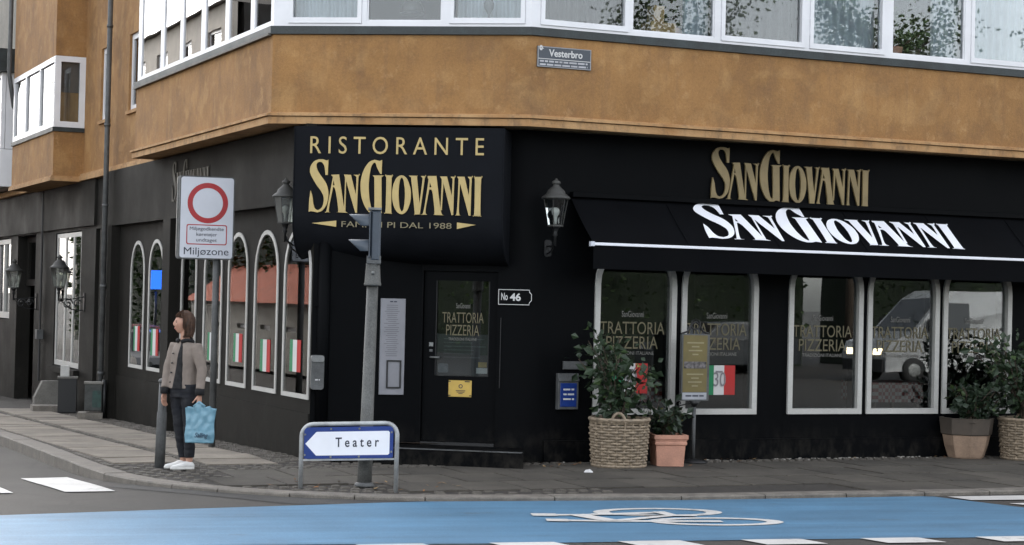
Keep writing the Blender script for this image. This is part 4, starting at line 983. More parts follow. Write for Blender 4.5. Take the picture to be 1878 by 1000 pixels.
MB().text(FT, 'T e a t e r', (.345, .775, .520, .612), .021, .001, .012, tilt=tl).build_each('letter', M_SIGNK, ts)
for s, z in ((.30, .694), (.58, .694), (.30, .428), (.58, .428), (.042, .645), (.042, .45), (.898, .655), (.898, .47)):
    s2, z2 = tl(s, z); MB().plate(FT, [circ(s2, z2, .010, 8)], .018, .026).build('bolt', M_STEEL, ts)

# ------------------------------------------------------------------ bollard
px, py = -3.66, 19.54; z0 = zp(px, py)
bo_ = thing('bollard', (px, py, z0), 'grey steel bollard post beside the woman', 'bollard')
Lb = lambda h: Vector((px + .02 * h, py, z0 + h))
MB().tube([Lb(-.1), Lb(.56), Lb(.58), Lb(.88)], [.055, .053, .046, .044], 14).build('post', M_STEELD, bo_)
MB().lathe(Lb(.88), [(.052, 0), (.055, .012), (.05, .03), (.02, .045)], 14).build('cap', M_STEELD, bo_)

# ------------------------------------------------------------------ gold post sign in front of the second window
FG = FR.off(0, .32)
gs = thing('post_sign', FG.pt(-.03, 0, .12), 'gold menu sign in grey frame on a single post', 'sign')
MB().tube([FG.pt(-.02, -.01, .10), FG.pt(-.02, -.01, .82)], .022, 8).build('post', M_STEELD, gs)
MB().lathe(FG.pt(-.02, -.01, .115), [(.17, 0), (.17, .02), (.04, .045)], 18).build('foot', M_IRON, gs)
MB().plate(FG, [rrect(-.215, .150, .835, 1.61, .012)], -.025, .025).build('frame', M_STEELD, gs)
MB().bbox(FG, -.20, .118, .025, .029, .935, 1.595, .001).build('gold_panel', mat('gold_panel', (.145, .115, .040), .6, .12, 8), gs)
MB().bbox(FG, -.20, .118, .025, .029, .85, .930, .001).build('white_panel', mat('pale_panel', (.36, .37, .40), .6, .12, 8), gs)
for i, w in enumerate((.11, .05, .09, .04)):
    for z in (1.50, 1.135): MB().box(FG, -.04 - w, -.04 + w, .0292, .0302, z - .045 * i, z + .016 - .045 * i).build('text_line', M_GOLDG, gs)
blur_words(FG, -.16, .09, .88, .905, .0292, M_SIGNK, gs, 6)
MB().bbox(FG, -.19, .108, .029, .0305, 1.21, 1.29, .001).build('photo_strip', mat('photo_strip', (.11, .10, .10), .6, .9, 26), gs)
MB().lathe(FG.pt(-.02, -.01, .76), [(.02, 0), (.075, .075)], 10).build('neck', M_IRON, gs)
sc = MB()
for sg_ in (-1, 1): sc.tube([FG.pt(-.03 + sg_ * .19, 0, 1.61), FG.pt(-.03 + sg_ * .10, 0, 1.64), FG.pt(-.03 + sg_ * .05, 0, 1.72), FG.pt(-.03, 0, 1.75)], .012, 6)
sc.tube([FG.pt(-.03 + .06 * math.cos(t / 8 * 2 * math.pi), 0, 1.72 + .06 * math.sin(t / 8 * 2 * math.pi)) for t in range(9)], .012, 6); sc.build('scroll_top', M_IRON, gs)
for z in (.80,): MB().tube([FG.pt(-.24 + .035 * math.cos(t), 0, z + .035 * math.sin(t)) for t in [i * .7 for i in range(9)]] + [FG.pt(-.05, 0, .81)], .008, 5).build('scroll', M_IRON, gs)

# ------------------------------------------------------------------ pots, baskets and plants
def leaf_cloud(mb, pts, size, rnd, droop=.3):
    for p, d in pts:
        L = size * rnd.uniform(.5, 1.35); w = L * rnd.uniform(.30, .42)
        d = (d + Vector((rnd.uniform(-.6, .6), rnd.uniform(-.6, .6), rnd.uniform(-.5, .5) - droop * .3))).normalized()
        s = d.cross(Vector((rnd.uniform(-1, 1), rnd.uniform(-1, 1), rnd.uniform(-.4, 1)))).normalized(); u = s.cross(d)
        a = p; b = p + d * L * .5; c = p + d * L - u * L * .12
        mb.add([a, b + s * w + u * .12 * L * .5, c, b - s * w + u * .12 * L * .5], [(0, 1, 2), (0, 2, 3)])
def shrub(parent, base, h, rx, stems, leaves, size, seed, m, yellow=0, lean=(0, 0), open_=1.):
    rnd = random.Random(seed); st = MB(); lf = MB(); pts = []
    lf.use(m); lf.use(M_LEAFN); lf.use(M_LEAFY); lf.use(m)
    for i in range(stems):
        a = rnd.uniform(0, 2 * math.pi); r = rx * rnd.uniform(.35, 1) * open_; hh = h * rnd.uniform(.55, 1.0)
        P = [Vector(base) + Vector((math.cos(a) * .05, math.sin(a) * .05, 0))]
        for k in range(1, 6):
            u = k / 5; P.append(Vector(base) + Vector((math.cos(a) * r * u ** 1.3 + lean[0] * u + rnd.uniform(-.03, .03), math.sin(a) * r * u ** 1.3 + lean[1] * u + rnd.uniform(-.03, .03), hh * u)))
        st.tube(P, [.012 * (1 - .14 * k) for k in range(6)], 5, False)
        for _ in range(leaves // stems):
            u = rnd.uniform(.18, 1.0); k = min(4, int(u * 5)); q = P[k].lerp(P[k + 1], u * 5 - k)
            dirv = Vector((rnd.gauss(0, 1), rnd.gauss(0, 1), rnd.gauss(0, .7) + .3)).normalized()
            pts.append((q + dirv * rnd.uniform(0, .14) * rx / .35, dirv))
    ny = int(len(pts) * yellow); rnd.shuffle(pts); nn_ = int(len(pts) * .14); leaf_cloud(lf, pts[ny + nn_:], size, rnd); lf.use(M_LEAFN); leaf_cloud(lf, pts[ny:ny + nn_], size * .85, rnd)
    if ny: lf.use(M_LEAFY); leaf_cloud(lf, pts[:ny], size, rnd)
    st.build('stems', M_BARK, parent); lf.build('leaves', None, parent)
def basket(loc, rb, rt, h, label, seed):
    t = thing('wicker_basket', loc, label, 'basket'); c = Vector(loc); rnd = random.Random(seed)
    stakes = 22; rows = int(h / .033); mb = MB()
    for r in range(rows):
        z = .018 + h * .94 * r / rows; R = rb + (rt - rb) * (z / h); P = []; n = stakes * 2
        for i in range(n + 1):
            a = 2 * math.pi * i / n; o = .014 * math.cos(math.pi * (i / 2 + r))  ; zz = z + rnd.uniform(-.002, .002) if i < n else z
            P.append(c + Vector(((R + o) * math.cos(a), (R + o) * math.sin(a), zz)))
        mb.tube(P, .0155, 6, False)
    mb.build('weave', M_WICK, t)
    sk = MB()
    for i in range(stakes):
        a = 2 * math.pi * i / stakes; sk.tube([c + Vector((rb * math.cos(a), rb * math.sin(a), 0)), c + Vector((rt * math.cos(a), rt * math.sin(a), h))], .011, 5)
    sk.build('stakes', M_WICK, t)
    for dz, rr in ((0, .020), (.028, .024), (-.005, .018)):
        mb = MB().tube([c + Vector(((rt + (.006 if rr > .02 else -.012)) * math.cos(2 * math.pi * i / 40), (rt + (.006 if rr > .02 else -.012)) * math.sin(2 * math.pi * i / 40), h + dz + .004 * math.sin(i * 2.3))) for i in range(41)], rr, 6, False); mb.build('rim', M_WICK, t)
    MB().tube([c + Vector((rb * 1.02 * math.cos(2 * math.pi * i / 40), rb * 1.02 * math.sin(2 * math.pi * i / 40), .015)) for i in range(41)], .02, 6, False).build('base_rim', M_WICK, t)
    for a0 in (rad(-95), rad(85)):
        P = []
        for i in range(11):
            u = math.pi * i / 10; q = c + Vector((rt * math.cos(a0), rt * math.sin(a0), h)); tt = Vector((-math.sin(a0), math.cos(a0), 0)); P.append(q + tt * (.075 * math.cos(u)) + Vector((0, 0, .11 * math.sin(u))))
        MB().tube(P, .016, 6).build('handle', M_WICK, t)
    MB().lathe(c + Vector((0, 0, h - .08)), [(rt - .03, 0), (rt - .03, .02), (.05, .05)], 20).build('soil', M_SOIL, t); return t
def square_pot(F, hw0, hw1, h, label, mt, mr, rim, bell=False):
    c = F.pt(0, 0, 0); loc = (c.x, c.y, zp(c.x, c.y)); t = thing('plant_pot', loc, label, 'plant pot'); z0 = loc[2]
    def ring(w, z, n=4): return [F.pt(w, w, z0 + z), F.pt(w, -w, z0 + z), F.pt(-w, -w, z0 + z), F.pt(-w, w, z0 + z)]
    if not bell:
        m = MB()
        for (w0, za), (w1, zb) in zip([(hw0, 0), (hw1 * .95, h - rim)], [(hw1 * .95, h - rim), (hw1 * .95, h - rim)]):
            m.loft([list(reversed(ring(w0, za))), list(reversed(ring(w1, zb)))]) if zb > za else None
        m.sm = [False] * len(m.sm); m.build('body', mt, t)
        m = MB(); pr = [(hw1 * .97, h - rim), (hw1 * 1.03, h - rim + .012), (hw1 * 1.03, h - rim + .035), (hw1 * 1.0, h - rim + .045), (hw1 * 1.05, h - .05), (hw1 * 1.10, h - .045), (hw1 * 1.10, h), (hw1 * .95, h), (hw1 * .93, h - .06)]
        m.loft([list(reversed(ring(w, z))) for w, z in pr]); m.sm = [False] * len(m.sm); m.build('rim', mr, t)
    else:
        m = MB(); pr = [(.68, 0), (.72, .02), (.86, .16), (.93, .27), (.95, .29)]
        m.lathe(Vector(loc), [(hw1 * 1.35 * r, z) for r, z in pr], 8, rot=F.ang + rad(0), sm=False); m.build('body', mt, t)
        m = MB().lathe(Vector(loc), [(hw1 * 1.35 * r, z) for r, z in ((.96, .288), (1.0, .30), (1.07, h - .02), (1.09, h), (.98, h), (.95, h - .04))], 8, rot=F.ang, sm=False); m.build('rim', mr, t)
    m = MB(); k = .9 if not bell else 1.1; m.add([F.pt(a * hw1 * k, b * hw1 * k, z0 + h - .05) for a, b in ((1, 1), (-1, 1), (-1, -1), (1, -1))], [(3, 2, 1, 0)] if False else [(0, 1, 2, 3)]); m.build('soil', M_SOIL, t)
    return t
B1 = (1.245, 20.83, zp(1.2, 20.8)); basket(B1, .292, .325, .50, 'round wicker basket with hoop handles left of the terracotta pot', 3)
p = thing('shrub', (B1[0], B1[1], B1[2] + .45), 'tall leafy laurel shrub growing from left wicker basket', 'shrub')
shrub(p, (B1[0], B1[1], B1[2] + .45), 1.05, .52, 15, 560, .105, 5, M_LEAF, .003, (-.05, 0))
TP = Fr((1.81, 21.10), AR - rad(14)); square_pot(TP, .155, .178, .355, 'square salmon terracotta pot beside left wicker basket', M_TERRA, M_TERRA, .12)
p = thing('shrub', (1.79, 21.10, .42), 'low dark shrub with a few yellowed leaves in terracotta pot', 'shrub')
shrub(p, (1.79, 21.10, .42), .40, .30, 12, 300, .09, 9, M_LEAF2, .025, (-.02, 0))
PP = Fr((5.73, 23.22), AR + rad(20)); square_pot(PP, .2, .235, .50, 'pale faceted clay pot with dark rim near right edge', M_POTC, M_POTD, .2, True)
p = thing('shrub', (5.74, 23.22, .56), 'bushy dark shrub in the pale clay pot', 'shrub')
shrub(p, (5.78, 23.2, .56), .50, .52, 20, 640, .09, 13, M_LEAF2, 0, (.05, 0))
B2 = (6.50, 23.22, zp(6.5, 23)); basket(B2, .31, .35, .47, 'round wicker basket cut off by the right picture edge', 6)
p = thing('shrub', (B2[0], B2[1], B2[2] + .42), 'tall leafy laurel shrub in basket at the right edge', 'shrub')
shrub(p, (B2[0], B2[1], B2[2] + .42), 1.10, .60, 14, 560, .11, 21, M_LEAF, .006, (-.16, 0))

# litter and fallen leaves on the pavement
rn = random.Random(4)
tag(MB().hexa([Vector((.87, 19.95, .125)) + Vector(v) for v in ((-.05, -.04, 0), (.05, -.03, 0), (.04, .05, 0), (-.045, .04, 0), (-.035, -.03, .02), (.045, -.02, .012), (.02, .04, .03), (-.03, .03, .022))]).build('paper_scrap', M_PAPER, None, (.87, 19.95, .125)), 'crumpled white paper scrap on pavement left of basket', 'litter')
M_DRY = [mat('dry_leaf_%s' % n, c, .8, .2, 20) for n, c in (('brown', (.13, .07, .03)), ('tan', (.26, .17, .08)), ('orange', (.30, .13, .04)))]
lv = MB()
for i in range(110):
    lv.use(rn.choice(M_DRY))
    if i < 60: q = FR.pt(rn.uniform(-2.1, -.2), rn.gauss(.42, .18), 0)
    elif i < 85: q = FR.pt(rn.uniform(-.2, 4.5), abs(rn.gauss(.1, .08)) + .05, 0)
    else: q = Vector((rn.uniform(-2.3, -.5), rn.uniform(17.5, 18.4), 0))
    a = rn.uniform(0, 6.28); L = rn.uniform(.015, .04); d = Vector((math.cos(a), math.sin(a), 0)); e = Vector((-d.y, d.x, 0)); z = zp(q.x, q.y) + .006
    lv.add([Vector((q.x, q.y, z)), Vector((q.x, q.y, z + .008)) + d * L + e * L * .5, Vector((q.x, q.y, z + .015)) + d * L * 2, Vector((q.x, q.y, z + .004)) + d * L - e * L * .5], [(0, 1, 2), (0, 2, 3)])
o = lv.build('fallen_leaves', None, None, FR.pt(-1, .4, .12)); tag(o, 'dry brown fallen leaves scattered along the wall foot', None, None, 'stuff')

cr = MB(); rn = random.Random(15)
for i in range(90):
    q = FR.pt(rn.choice((-.9, .35, 1.5, 2.2, 3.1)) + rn.gauss(0, .22), .06 + abs(rn.gauss(.03, .08)), 0); s = rn.uniform(.004, .015); z = zp(q.x, q.y) + .002; a = rn.uniform(0, 3)
    cr.hexa([Vector((q.x, q.y, z)) + Vector((s * math.cos(a + k * 1.57) * (1.5 if k % 2 else 1), s * math.sin(a + k * 1.57), dz * s)) for dz in (0, .8) for k in range(4)])
o = cr.build('paint_crumbs', mat('pale_crumbs', (.32, .30, .27), .9, .3, 30), None, FR.pt(1, .1, .12)); tag(o, 'pale crumbs of flaked paint along the foot of right wall', None, None, 'stuff')
# ------------------------------------------------------------------ things along the side street
def ground_pt(s, o): q = FL.pt(s, o, 0); return (q.x, q.y, zp(q.x, q.y))
def gxy(x, y): return (x, y, zp(x, y))
g = gxy(-6.62, 29.60); z0 = g[2]; Fb = Fr((g[0], g[1]), rad(10))
t = thing('litter_bin', g, 'grey litter bin with pale rim standing by the downpipe', 'bin')
MB().bbox(Fb, -.14, .13, -.13, .13, z0 + .13, z0 + .55).build('body', mat('bin_grey', (.045, .048, .045), .6, .6, 9), t)
MB().plate(Fb, [rrect(-.02, .12, z0 + .18, z0 + .45, .03)], .131, .136).build('side_print', mat('bin_print', (.02, .05, .042), .6, .5, 14), t)
MB().bbox(Fb, -.155, .145, -.145, .145, z0 + .55, z0 + .585).build('rim', M_CONC, t); MB().box(Fb, -.24, .15, -.2, .2, z0, z0 + .10).build('base_slab', M_KERB, t)
MB().tube([Fb.pt(.165, .08, z0), Fb.pt(.165, .08, z0 + .62)], .035, 8).build('post', M_IRON, t)
g = gxy(-7.56, 31.75); z0 = g[2]; Fb = Fr((g[0], g[1]), rad(12))
t = thing('stair_pier', g, 'dark square pier below the white side street window', 'pier')
MB().bbox(Fb, -.15, .16, -.15, .15, z0, z0 + .58).build('body', M_IRON, t); MB().bbox(Fb, -.165, .175, -.165, .165, z0 + .58, z0 + .61).build('cap', M_CONC, t); MB().bbox(Fb, -.12, .03, -.07, .07, z0 + .61, z0 + .80).build('top_block', M_CREAM, t)
g = gxy(-8.28, 32.95); z0 = g[2]; Fb = Fr((g[0], g[1]), rad(24))
t = thing('stair_cheek', g, 'sloping pale concrete stair cheek left of dark pier', 'stairs')
MB().plate(Fb, [[(-.16, z0), (.02, z0), (.26, z0), (.26, z0 + .50), (-.02, z0 + .50), (-.15, z0 + .22), (-.16, z0 + .22)]], -.09, .09).build('cheek', M_CONC, t)
MB().box(Fb, .28, .60, -.4, .05, z0, z0 + .22).build('stair_tread', M_CONC, t)
g = gxy(-8.02, 32.15); z0 = g[2]; Fb = Fr((g[0], g[1]), rad(20))
tag(MB().bbox(Fb, -.24, .24, -.22, .22, z0 - .02, z0 + .10).build('step_stone', M_KERB, None, g), 'low brown step stone in front of stair cheek', 'step')
g = ground_pt(-18.9, .35); z0 = g[2]
t = thing('guard_post', g, 'short dark post left of the side doorway', 'post'); MB().tube([g, Vector(g) + Vector((0, 0, .85))], .10, 10).build('shaft', M_IRON, t); MB().lathe(Vector(g) + Vector((0, 0, .85)), [(.11, 0), (.11, .03), (.05, .06)], 10).build('cap', M_IRON, t)

# grey neighbour house at the far left
nb = thing('neighbour_house', FL.pt(-20, 0, 0), 'grey rendered house at far left edge with white bay window', 'building')
M_NGREY = mat('grey_render', (.27, .255, .22), .9, .25, 1.2, bmp=.004, fine=.15)
MB().box(FL, -40, -16.32, -8, -.02, SOF + .001, 14).build('wall', M_NGREY, nb)
MB().box(FL, -40, -16.5, -.02, .16, 3.86, 3.96).build('ledge', M_CORN, nb)
MB().box(FL, -22.5, -17.6, -.02, .55, 4.0, 4.75).build('bay_front', M_WHITE, nb); MB().box(FL, -22.7, -17.4, -.02, .65, 6.3, 6.75).build('bay_roof', M_ZINC, nb)
w = MB().plate(FL, [rect(-22.5, -17.6, 4.76, 6.29)] + [rect(-22.4 + i * 1.2, -21.35 + i * 1.2, 4.86, 6.2) for i in range(4)], .47, .55).build('bay_window', M_WHITE, nb)
MB().plate(FL, [rect(-22.45, -17.7, 4.8, 6.25)], .50, .506).build('pane', M_GLASSU, w)
MB().box(FL, -17.68, -17.6, 0, .46, 4.76, 6.29).build('bay_side', M_WHITE, nb)

# ------------------------------------------------------------------ curtains and things behind the upper windows
def curtain(F, s0, s1, m, label, o=-.22, folds=9, amp=.03, z0=4.95, z1=6.55):
    mb = MB(); n = folds * 6; vs = []; fs = []
    for i in range(n + 1):
        u = i / n; d = amp * math.sin(u * folds * 2 * math.pi) + .3 * amp * math.sin(u * folds * 5.1)
        for z in (z0, z1): vs += [F.pt(s0 + (s1 - s0) * u, o + d, z), F.pt(s0 + (s1 - s0) * u, o + d - .004, z)]
    for i in range(n): k = 4 * i; fs += [(k, k + 4, k + 6, k + 2), (k + 1, k + 3, k + 7, k + 5)]
    mb.smooth = True; mb.add(vs, fs); tag(mb.build('curtain', m, None, F.pt((s0 + s1) / 2, o, z0)), label, 'curtain', 'curtains in the upper windows')
curtain(BCn, .20, 1.0, M_CURT, 'white curtain in the left pane above the gold RISTORANTE')
curtain(BCn, 2.05, 2.85, M_CURT, 'white curtain in the bay pane just left of the corner', o=-.40)
curtain(BR, .12, 1.18, M_CURTG, 'grey brown curtain in first pane right of bay corner')
curtain(BR, 2.02, 2.36, M_CURT, 'narrow pale curtain right of the potted house plant', folds=4)
curtain(BR, 2.45, 3.55, M_CURTG, 'grey pleated curtain in third pane right of bay corner', folds=8, amp=.04)
curtain(BR, 3.66, 4.68, M_CURT, 'white curtain in fourth pane right of bay corner')
curtain(BR, 5.52, 5.93, M_CURT, 'narrow white curtain right of the window plant', folds=4)
curtain(BR, 5.98, 7.1, M_CURT, 'white curtain in the rightmost upper pane', folds=10)
curtain(BL, -6.1, -5.2, M_CURT, 'pale blue curtain at far end of side bay windows', folds=7)
pd = thing('pendant_lamp', BCn.pt(1.49, -.55, 5.24), 'dark dome pendant lamp in the middle bay window', 'lamp')
MB().lathe(BCn.pt(1.49, -.55, 5.24), [(.135, 0), (.14, .02), (.125, .09), (.08, .15), (.035, .18), (.02, .22)], 20).build('shade', mat('lamp_shade', (.035, .032, .025), .4, .3, 12), pd); MB().tube([BCn.pt(1.49, -.55, 5.4), BCn.pt(1.49, -.55, 6.8)], .006, 5).build('cord', M_IRON, pd)
MB().lathe(BCn.pt(1.49, -.55, 5.235), [(.136, -.02), (.136, .0)], 20).build('shade_rim', M_STEELD, pd)
vs_ = thing('vase', BCn.pt(2.44, -.20, 5.10), 'small grey vase on dark foot in bay window', 'vase')
MB().lathe(BCn.pt(2.44, -.20, 5.05), [(.14, .0), (.14, .05), (.03, .07)], 14).build('foot', M_SIGNG, vs_); MB().lathe(BCn.pt(2.44, -.20, 5.12), [(.012, 0), (.015, .05), (.055, .12), (.06, .17), (.03, .24), (.01, .26)], 14).build('bulb', mat('vase_grey', (.12, .13, .13), .5, .2, 9), vs_)
tag(MB().bbox(BR, 1.60, 1.93, -.45, -.20, 5.02, 5.22).build('cardboard_box', mat('cardboard', (.42, .28, .13), .8, .1, 6), None, BR.pt(1.76, -.3, 5.02)), 'tan cardboard box on upper window ledge', 'box')
tag(MB().bbox(BR, 1.66, 1.80, -.42, -.25, 5.222, 5.42).build('cardboard_box', mat('cardboard', (.42, .28, .13)), None, BR.pt(1.73, -.3, 5.222)), 'small tan carton stacked on the cardboard box upstairs', 'box')
part('window_ledge', M_ROOM, lambda m: m.box(BR, .1, 7.2, -.5, -.105, 4.98, 5.02)); part('window_ledge', M_ROOM, lambda m: m.box(BCn, .05, 2.9, -.3, -.105, 4.98, 5.02))
def house_plant(F, s, o, h, rx, seed, label, potm=M_TERRA):
    q = F.pt(s, o, 5.02); t = thing('house_plant', q, label, 'plant'); MB().lathe(q, [(.07, 0), (.10, .15), (.105, .17), (.09, .17), (.085, .14)], 14).build('pot', potm, t)
    shrub(t, (q.x, q.y, q.z + .14), h, rx, 9, 240, .075, seed, M_LEAFT)
house_plant(BR, 2.02, -.42, .75, .28, 31, 'leafy house plant beside the cardboard box upstairs')
house_plant(BR, 5.05, -.30, .62, .30, 32, 'leafy house plant in terracotta pot in fifth upper pane')
house_plant(BR, 5.36, -.36, .42, .22, 33, 'smaller house plant next to the narrow white curtain', M_POTD)

# tables in the dining room
def table(F, s, o, label):
    c = F.pt(s, o, .3); t = thing('dining_table', c, label, 'table'); M = MATS.get('chequered_cloth')
    if not M:
        M, nt, b = nodes('chequered_cloth'); ck = N(nt, 'ShaderNodeTexChecker', Scale=22.); ck.inputs['Color1'].default_value = (.12, .008, .008, 1); ck.inputs['Color2'].default_value = (.20, .18, .17, 1)
        nt.links.new(N(nt, 'ShaderNodeNewGeometry').outputs['Position'], ck.inputs['Vector']); nt.links.new(ck.outputs[0], b.inputs['Base Color'])
    MB().bbox(F, s - .4, s + .4, o - .35, o + .35, .78, 1.03).build('tablecloth', M, t)
    for a in (-1, 1):
        for b_ in (-1, 1): MB().tube([F.pt(s + a * .33, o + b_ * .28, .3), F.pt(s + a * .33, o + b_ * .28, .8)], .025, 6).build('leg', M_WOODF, t)
    MB().lathe(F.pt(s, o, 1.03), [(.035, 0), (.035, .16), (.012, .22), (.012, .28)], 10).build('bottle', mat('bottle_green', (.01, .03, .012), .2, 0), t) if False else None
table(FR, -.28, -.62, 'red chequered dining table inside first right window'); table(FR, 3.25, -.62, 'red chequered dining table inside fourth right window'); table(FL, -1.1, -.75, 'red chequered dining table inside the arched side windows')

from mathutils import noise as noise_
# ------------------------------------------------------------------ the woman
WB = Vector((-3.345, 19.30, zp(-3.345, 19.30)))
def V(x, y, z): return WB + Vector((x, y, z))
wf = Vector((-.60, -.80, 0)); wr = Vector((-.80, .60, 0))
pe = thing('person', WB, 'woman in taupe jacket and dark trousers holding a light blue bag', 'person')
def ering(c, w, d, n=20, ax=None, ay=None, pw=2.2):
    ax = ax or wr; ay = ay or wf; out = []
    for i in range(n):
        t = 2 * math.pi * i / n; cx, sy = math.cos(t), math.sin(t)
        out.append(c + ax * (w * math.copysign(abs(cx) ** (2 / pw), cx)) + ay * (d * math.copysign(abs(sy) ** (2 / pw), sy)))
    return out
def ccw(rings): return [list(reversed(r)) for r in rings]
def remesh(o, vox, sm=6):
    m = o.modifiers.new('r', 'REMESH'); m.mode = 'VOXEL'; m.voxel_size = vox; m.use_smooth_shade = True
    s = o.modifiers.new('s', 'SMOOTH'); s.iterations = sm; s.factor = .5
    dg = bpy.context.evaluated_depsgraph_get(); me = bpy.data.meshes.new_from_object(o.evaluated_get(dg)); o.modifiers.clear()
    old = o.data; o.data = me; bpy.data.meshes.remove(old); me.polygons.foreach_set('use_smooth', [True] * len(me.polygons))
HC = V(-.062, .0, 1.512); hf = Vector((-.96, -.28, 0)).normalized(); hs = Vector((-hf.y, hf.x, 0))
def head_pts(fn, nu=36, nv=26):
    rings = []
    for j in range(nv + 1):
        c = -math.cos(math.pi * (j + .02) / (nv + .04)); h = math.sqrt(max(0, 1 - c * c)); ring = []
        for i in range(nu):
            t = 2 * math.pi * i / nu; ring.append(fn(h * math.cos(t), h * math.sin(t), c))
        rings.append(ring)
    return rings
def G_(a, b, c, A, B_, C_, s): return math.exp(-((a - A) ** 2 + (b - B_) ** 2 + (c - C_) ** 2) / (2 * s * s))
def face(a, b, c):
    r = 1.
    x, y, z = .088 * a, .068 * b, .112 * c
    if c < 0: x *= 1 - .10 * c * c; y *= 1 + .28 * c * (1 if a > 0 else .5)
    x += .019 * G_(a, b, c, 1, 0, -.12, .13) + .012 * G_(a, b, c, 1, 0, .10, .12) + .010 * G_(a, b, c, .85, 0, -.50, .12) + .014 * G_(a, b, c, .6, 0, -.80, .22)
    x -= .010 * G_(a, b, c, .9, .36, .08, .14) + .010 * G_(a, b, c, .9, -.36, .08, .14) + .006 * G_(a, b, c, .9, 0, -.36, .07)
    return HC + hf * x + hs * y + Vector((0, 0, z))
bd = MB(); bd.loft(head_pts(face))
bd.tube([V(-.035, .02, 1.27), V(-.04, .012, 1.36), HC + Vector((0, 0, -.03)) - hf * .02], [.062, .050, .052], 14)
bd.loft(ccw([ering(V(-.03, .01, z), w, d) for z, w, d in ((.80, .15, .11), (.95, .135, .10), (1.10, .14, .10), (1.22, .15, .09), (1.29, .10, .07), (1.32, .05, .05))]))
AR1 = [V(-.165, .11, 1.265), V(-.222, .075, 1.03), V(-.236, .0, .80)]; AR2 = [V(.105, -.10, 1.265), V(.168, -.14, 1.03), V(.158, -.19, .80)]
LG1 = [V(-.105, .05, .84), V(-.078, .035, .47), V(-.035, .065, .09)]; LG2 = [V(.03, -.055, .84), V(.038, -.05, .47), V(.045, -.045, .09)]
for A in (AR1, AR2): bd.tube([A[0], A[0].lerp(A[1], .5), A[1], A[1].lerp(A[2], .5), A[2]], [.048, .045, .038, .034, .026], 12)
for A in (LG1, LG2): bd.tube([A[0], A[0].lerp(A[1], .5), A[1], A[1].lerp(A[2], .4), A[2], A[2] + Vector((-.02, 0, -.06))], [.080, .070, .052, .050, .034, .03], 12)
def hand(w, down, out_, thumb, curl):
    """Palm and five fingers; down: finger direction, out_: palm normal, thumb: side the thumb leaves."""
    down, out_, thumb = down.normalized(), out_.normalized(), thumb.normalized()
    bd.loft([ering(w, .024, .018, 12, thumb, out_), ering(w + down * .03, .034, .015, 12, thumb, out_), ering(w + down * .075, .038, .013, 12, thumb, out_), ering(w + down * .088, .034, .010, 12, thumb, out_)])
    for k, L in zip((-1.5, -.5, .5, 1.5), (.058, .070, .075, .066)):
        b = w + down * .078 + thumb * (k * .0185); P = [b]; d = down.copy()
        for j in range(3): d = (d + out_ * curl * (.6 + .4 * j)).normalized(); P.append(P[-1] + d * L / 3)
        bd.tube(P, [.0092, .0088, .008, .0065], 7)
    b = w + down * .022 + thumb * .026; bd.tube([b, b + (thumb * .6 + down * .8 + out_ * .3) * .035, b + (thumb * .35 + down * 1.0 + out_ * .75) * .062], [.0115, .010, .0075], 7)
hand(AR1[2] + Vector((-.002, -.004, -.012)), Vector((-.05, -.1, -1)), Vector((.85, .3, 0)), wf, .30)
hand(AR2[2] + Vector((0, -.004, -.012)), Vector((.0, -.05, -1)), Vector((-.8, .3, -.1)), Vector((-.5, -.85, 0)), .85)
M_SKIN = mat('skin', (.46, .25, .175), .5, .08, 12)
body = bd.build('body', M_SKIN, pe); remesh(body, .0052, 4)
# trousers
tr = MB()
for A in (LG1, LG2): tr.tube([A[0] + Vector((0, 0, .04)), A[0].lerp(A[1], .35), A[1].lerp(A[0], .2), A[1], A[1].lerp(A[2], .5), A[2] + Vector((0, 0, .03))], [.098, .090, .073, .068, .062, .052], 14)
tr.loft(ccw([ering(V(-.038, 0, z), w, d) for z, w, d in ((.74, .145, .115), (.82, .165, .12), (.92, .155, .115), (.97, .14, .10))]))
o = tr.build('trousers', mat('dark_denim', (.004, .005, .009), .8, .25, 14), pe); remesh(o, .008, 3); TROUS = o
# black top, jacket with an open front
TZ = [(.835, .172, .128, -.050), (.90, .166, .122, -.048), (.98, .158, .114, -.044), (1.06, .156, .112, -.038), (1.14, .164, .114, -.034), (1.20, .170, .112, -.032), (1.255, .160, .098, -.031), (1.295, .122, .080, -.033), (1.325, .076, .064, -.037)]
tp_ = MB(); tp_.loft(ccw([ering(V(c, 0, z), w - .022, d - .014) for z, w, d, c in TZ[:-1]])); tp_.build('top', mat('black_knit', (.004, .004, .005), .85, .2, 30), pe)
M_JACK = mat('taupe_jacket', (.205, .168, .142), .85, .14, 16, bmp=.004, bscale=40)
def wrinkle(o, amp, sc, org):
    nn = [v.normal.copy() for v in o.data.vertices]
    for v, nv_ in zip(o.data.vertices, nn):
        q = v.co.copy(); k = noise_.noise(Vector((q.x * sc[0], q.y * sc[0], q.z * sc[1])) + org) + .5 * noise_.noise(Vector((q.x * sc[0] * 2, q.y * sc[0] * 2, q.z * sc[1] * 2.3)) + org)
        v.co = q + nv_ * (amp * k)
    o.data.update()
jk = MB(); jk.loft(ccw([ering(V(c, 0, z), w, d) for z, w, d, c in TZ]))
for A in (AR1, AR2):
    P = [A[0] + (V(-.03, 0, 1.255) - A[0]) * .35, A[0], A[0].lerp(A[1], .33), A[0].lerp(A[1], .66), A[1], A[1].lerp(A[2], .3), A[1].lerp(A[2], .6), A[2] + Vector((0, 0, .035))]
    jk.tube(P, [.050, .061, .060, .055, .053, .050, .047, .045], 14)
wrinkle(TROUS, .007, (8, 20), Vector((8, 2, 1)))
jacket = jk.build('jacket', M_JACK, pe); remesh(jacket, .0075, 5); wrinkle(jacket, .0055, (11, 9), Vector((3, 1, 5)))
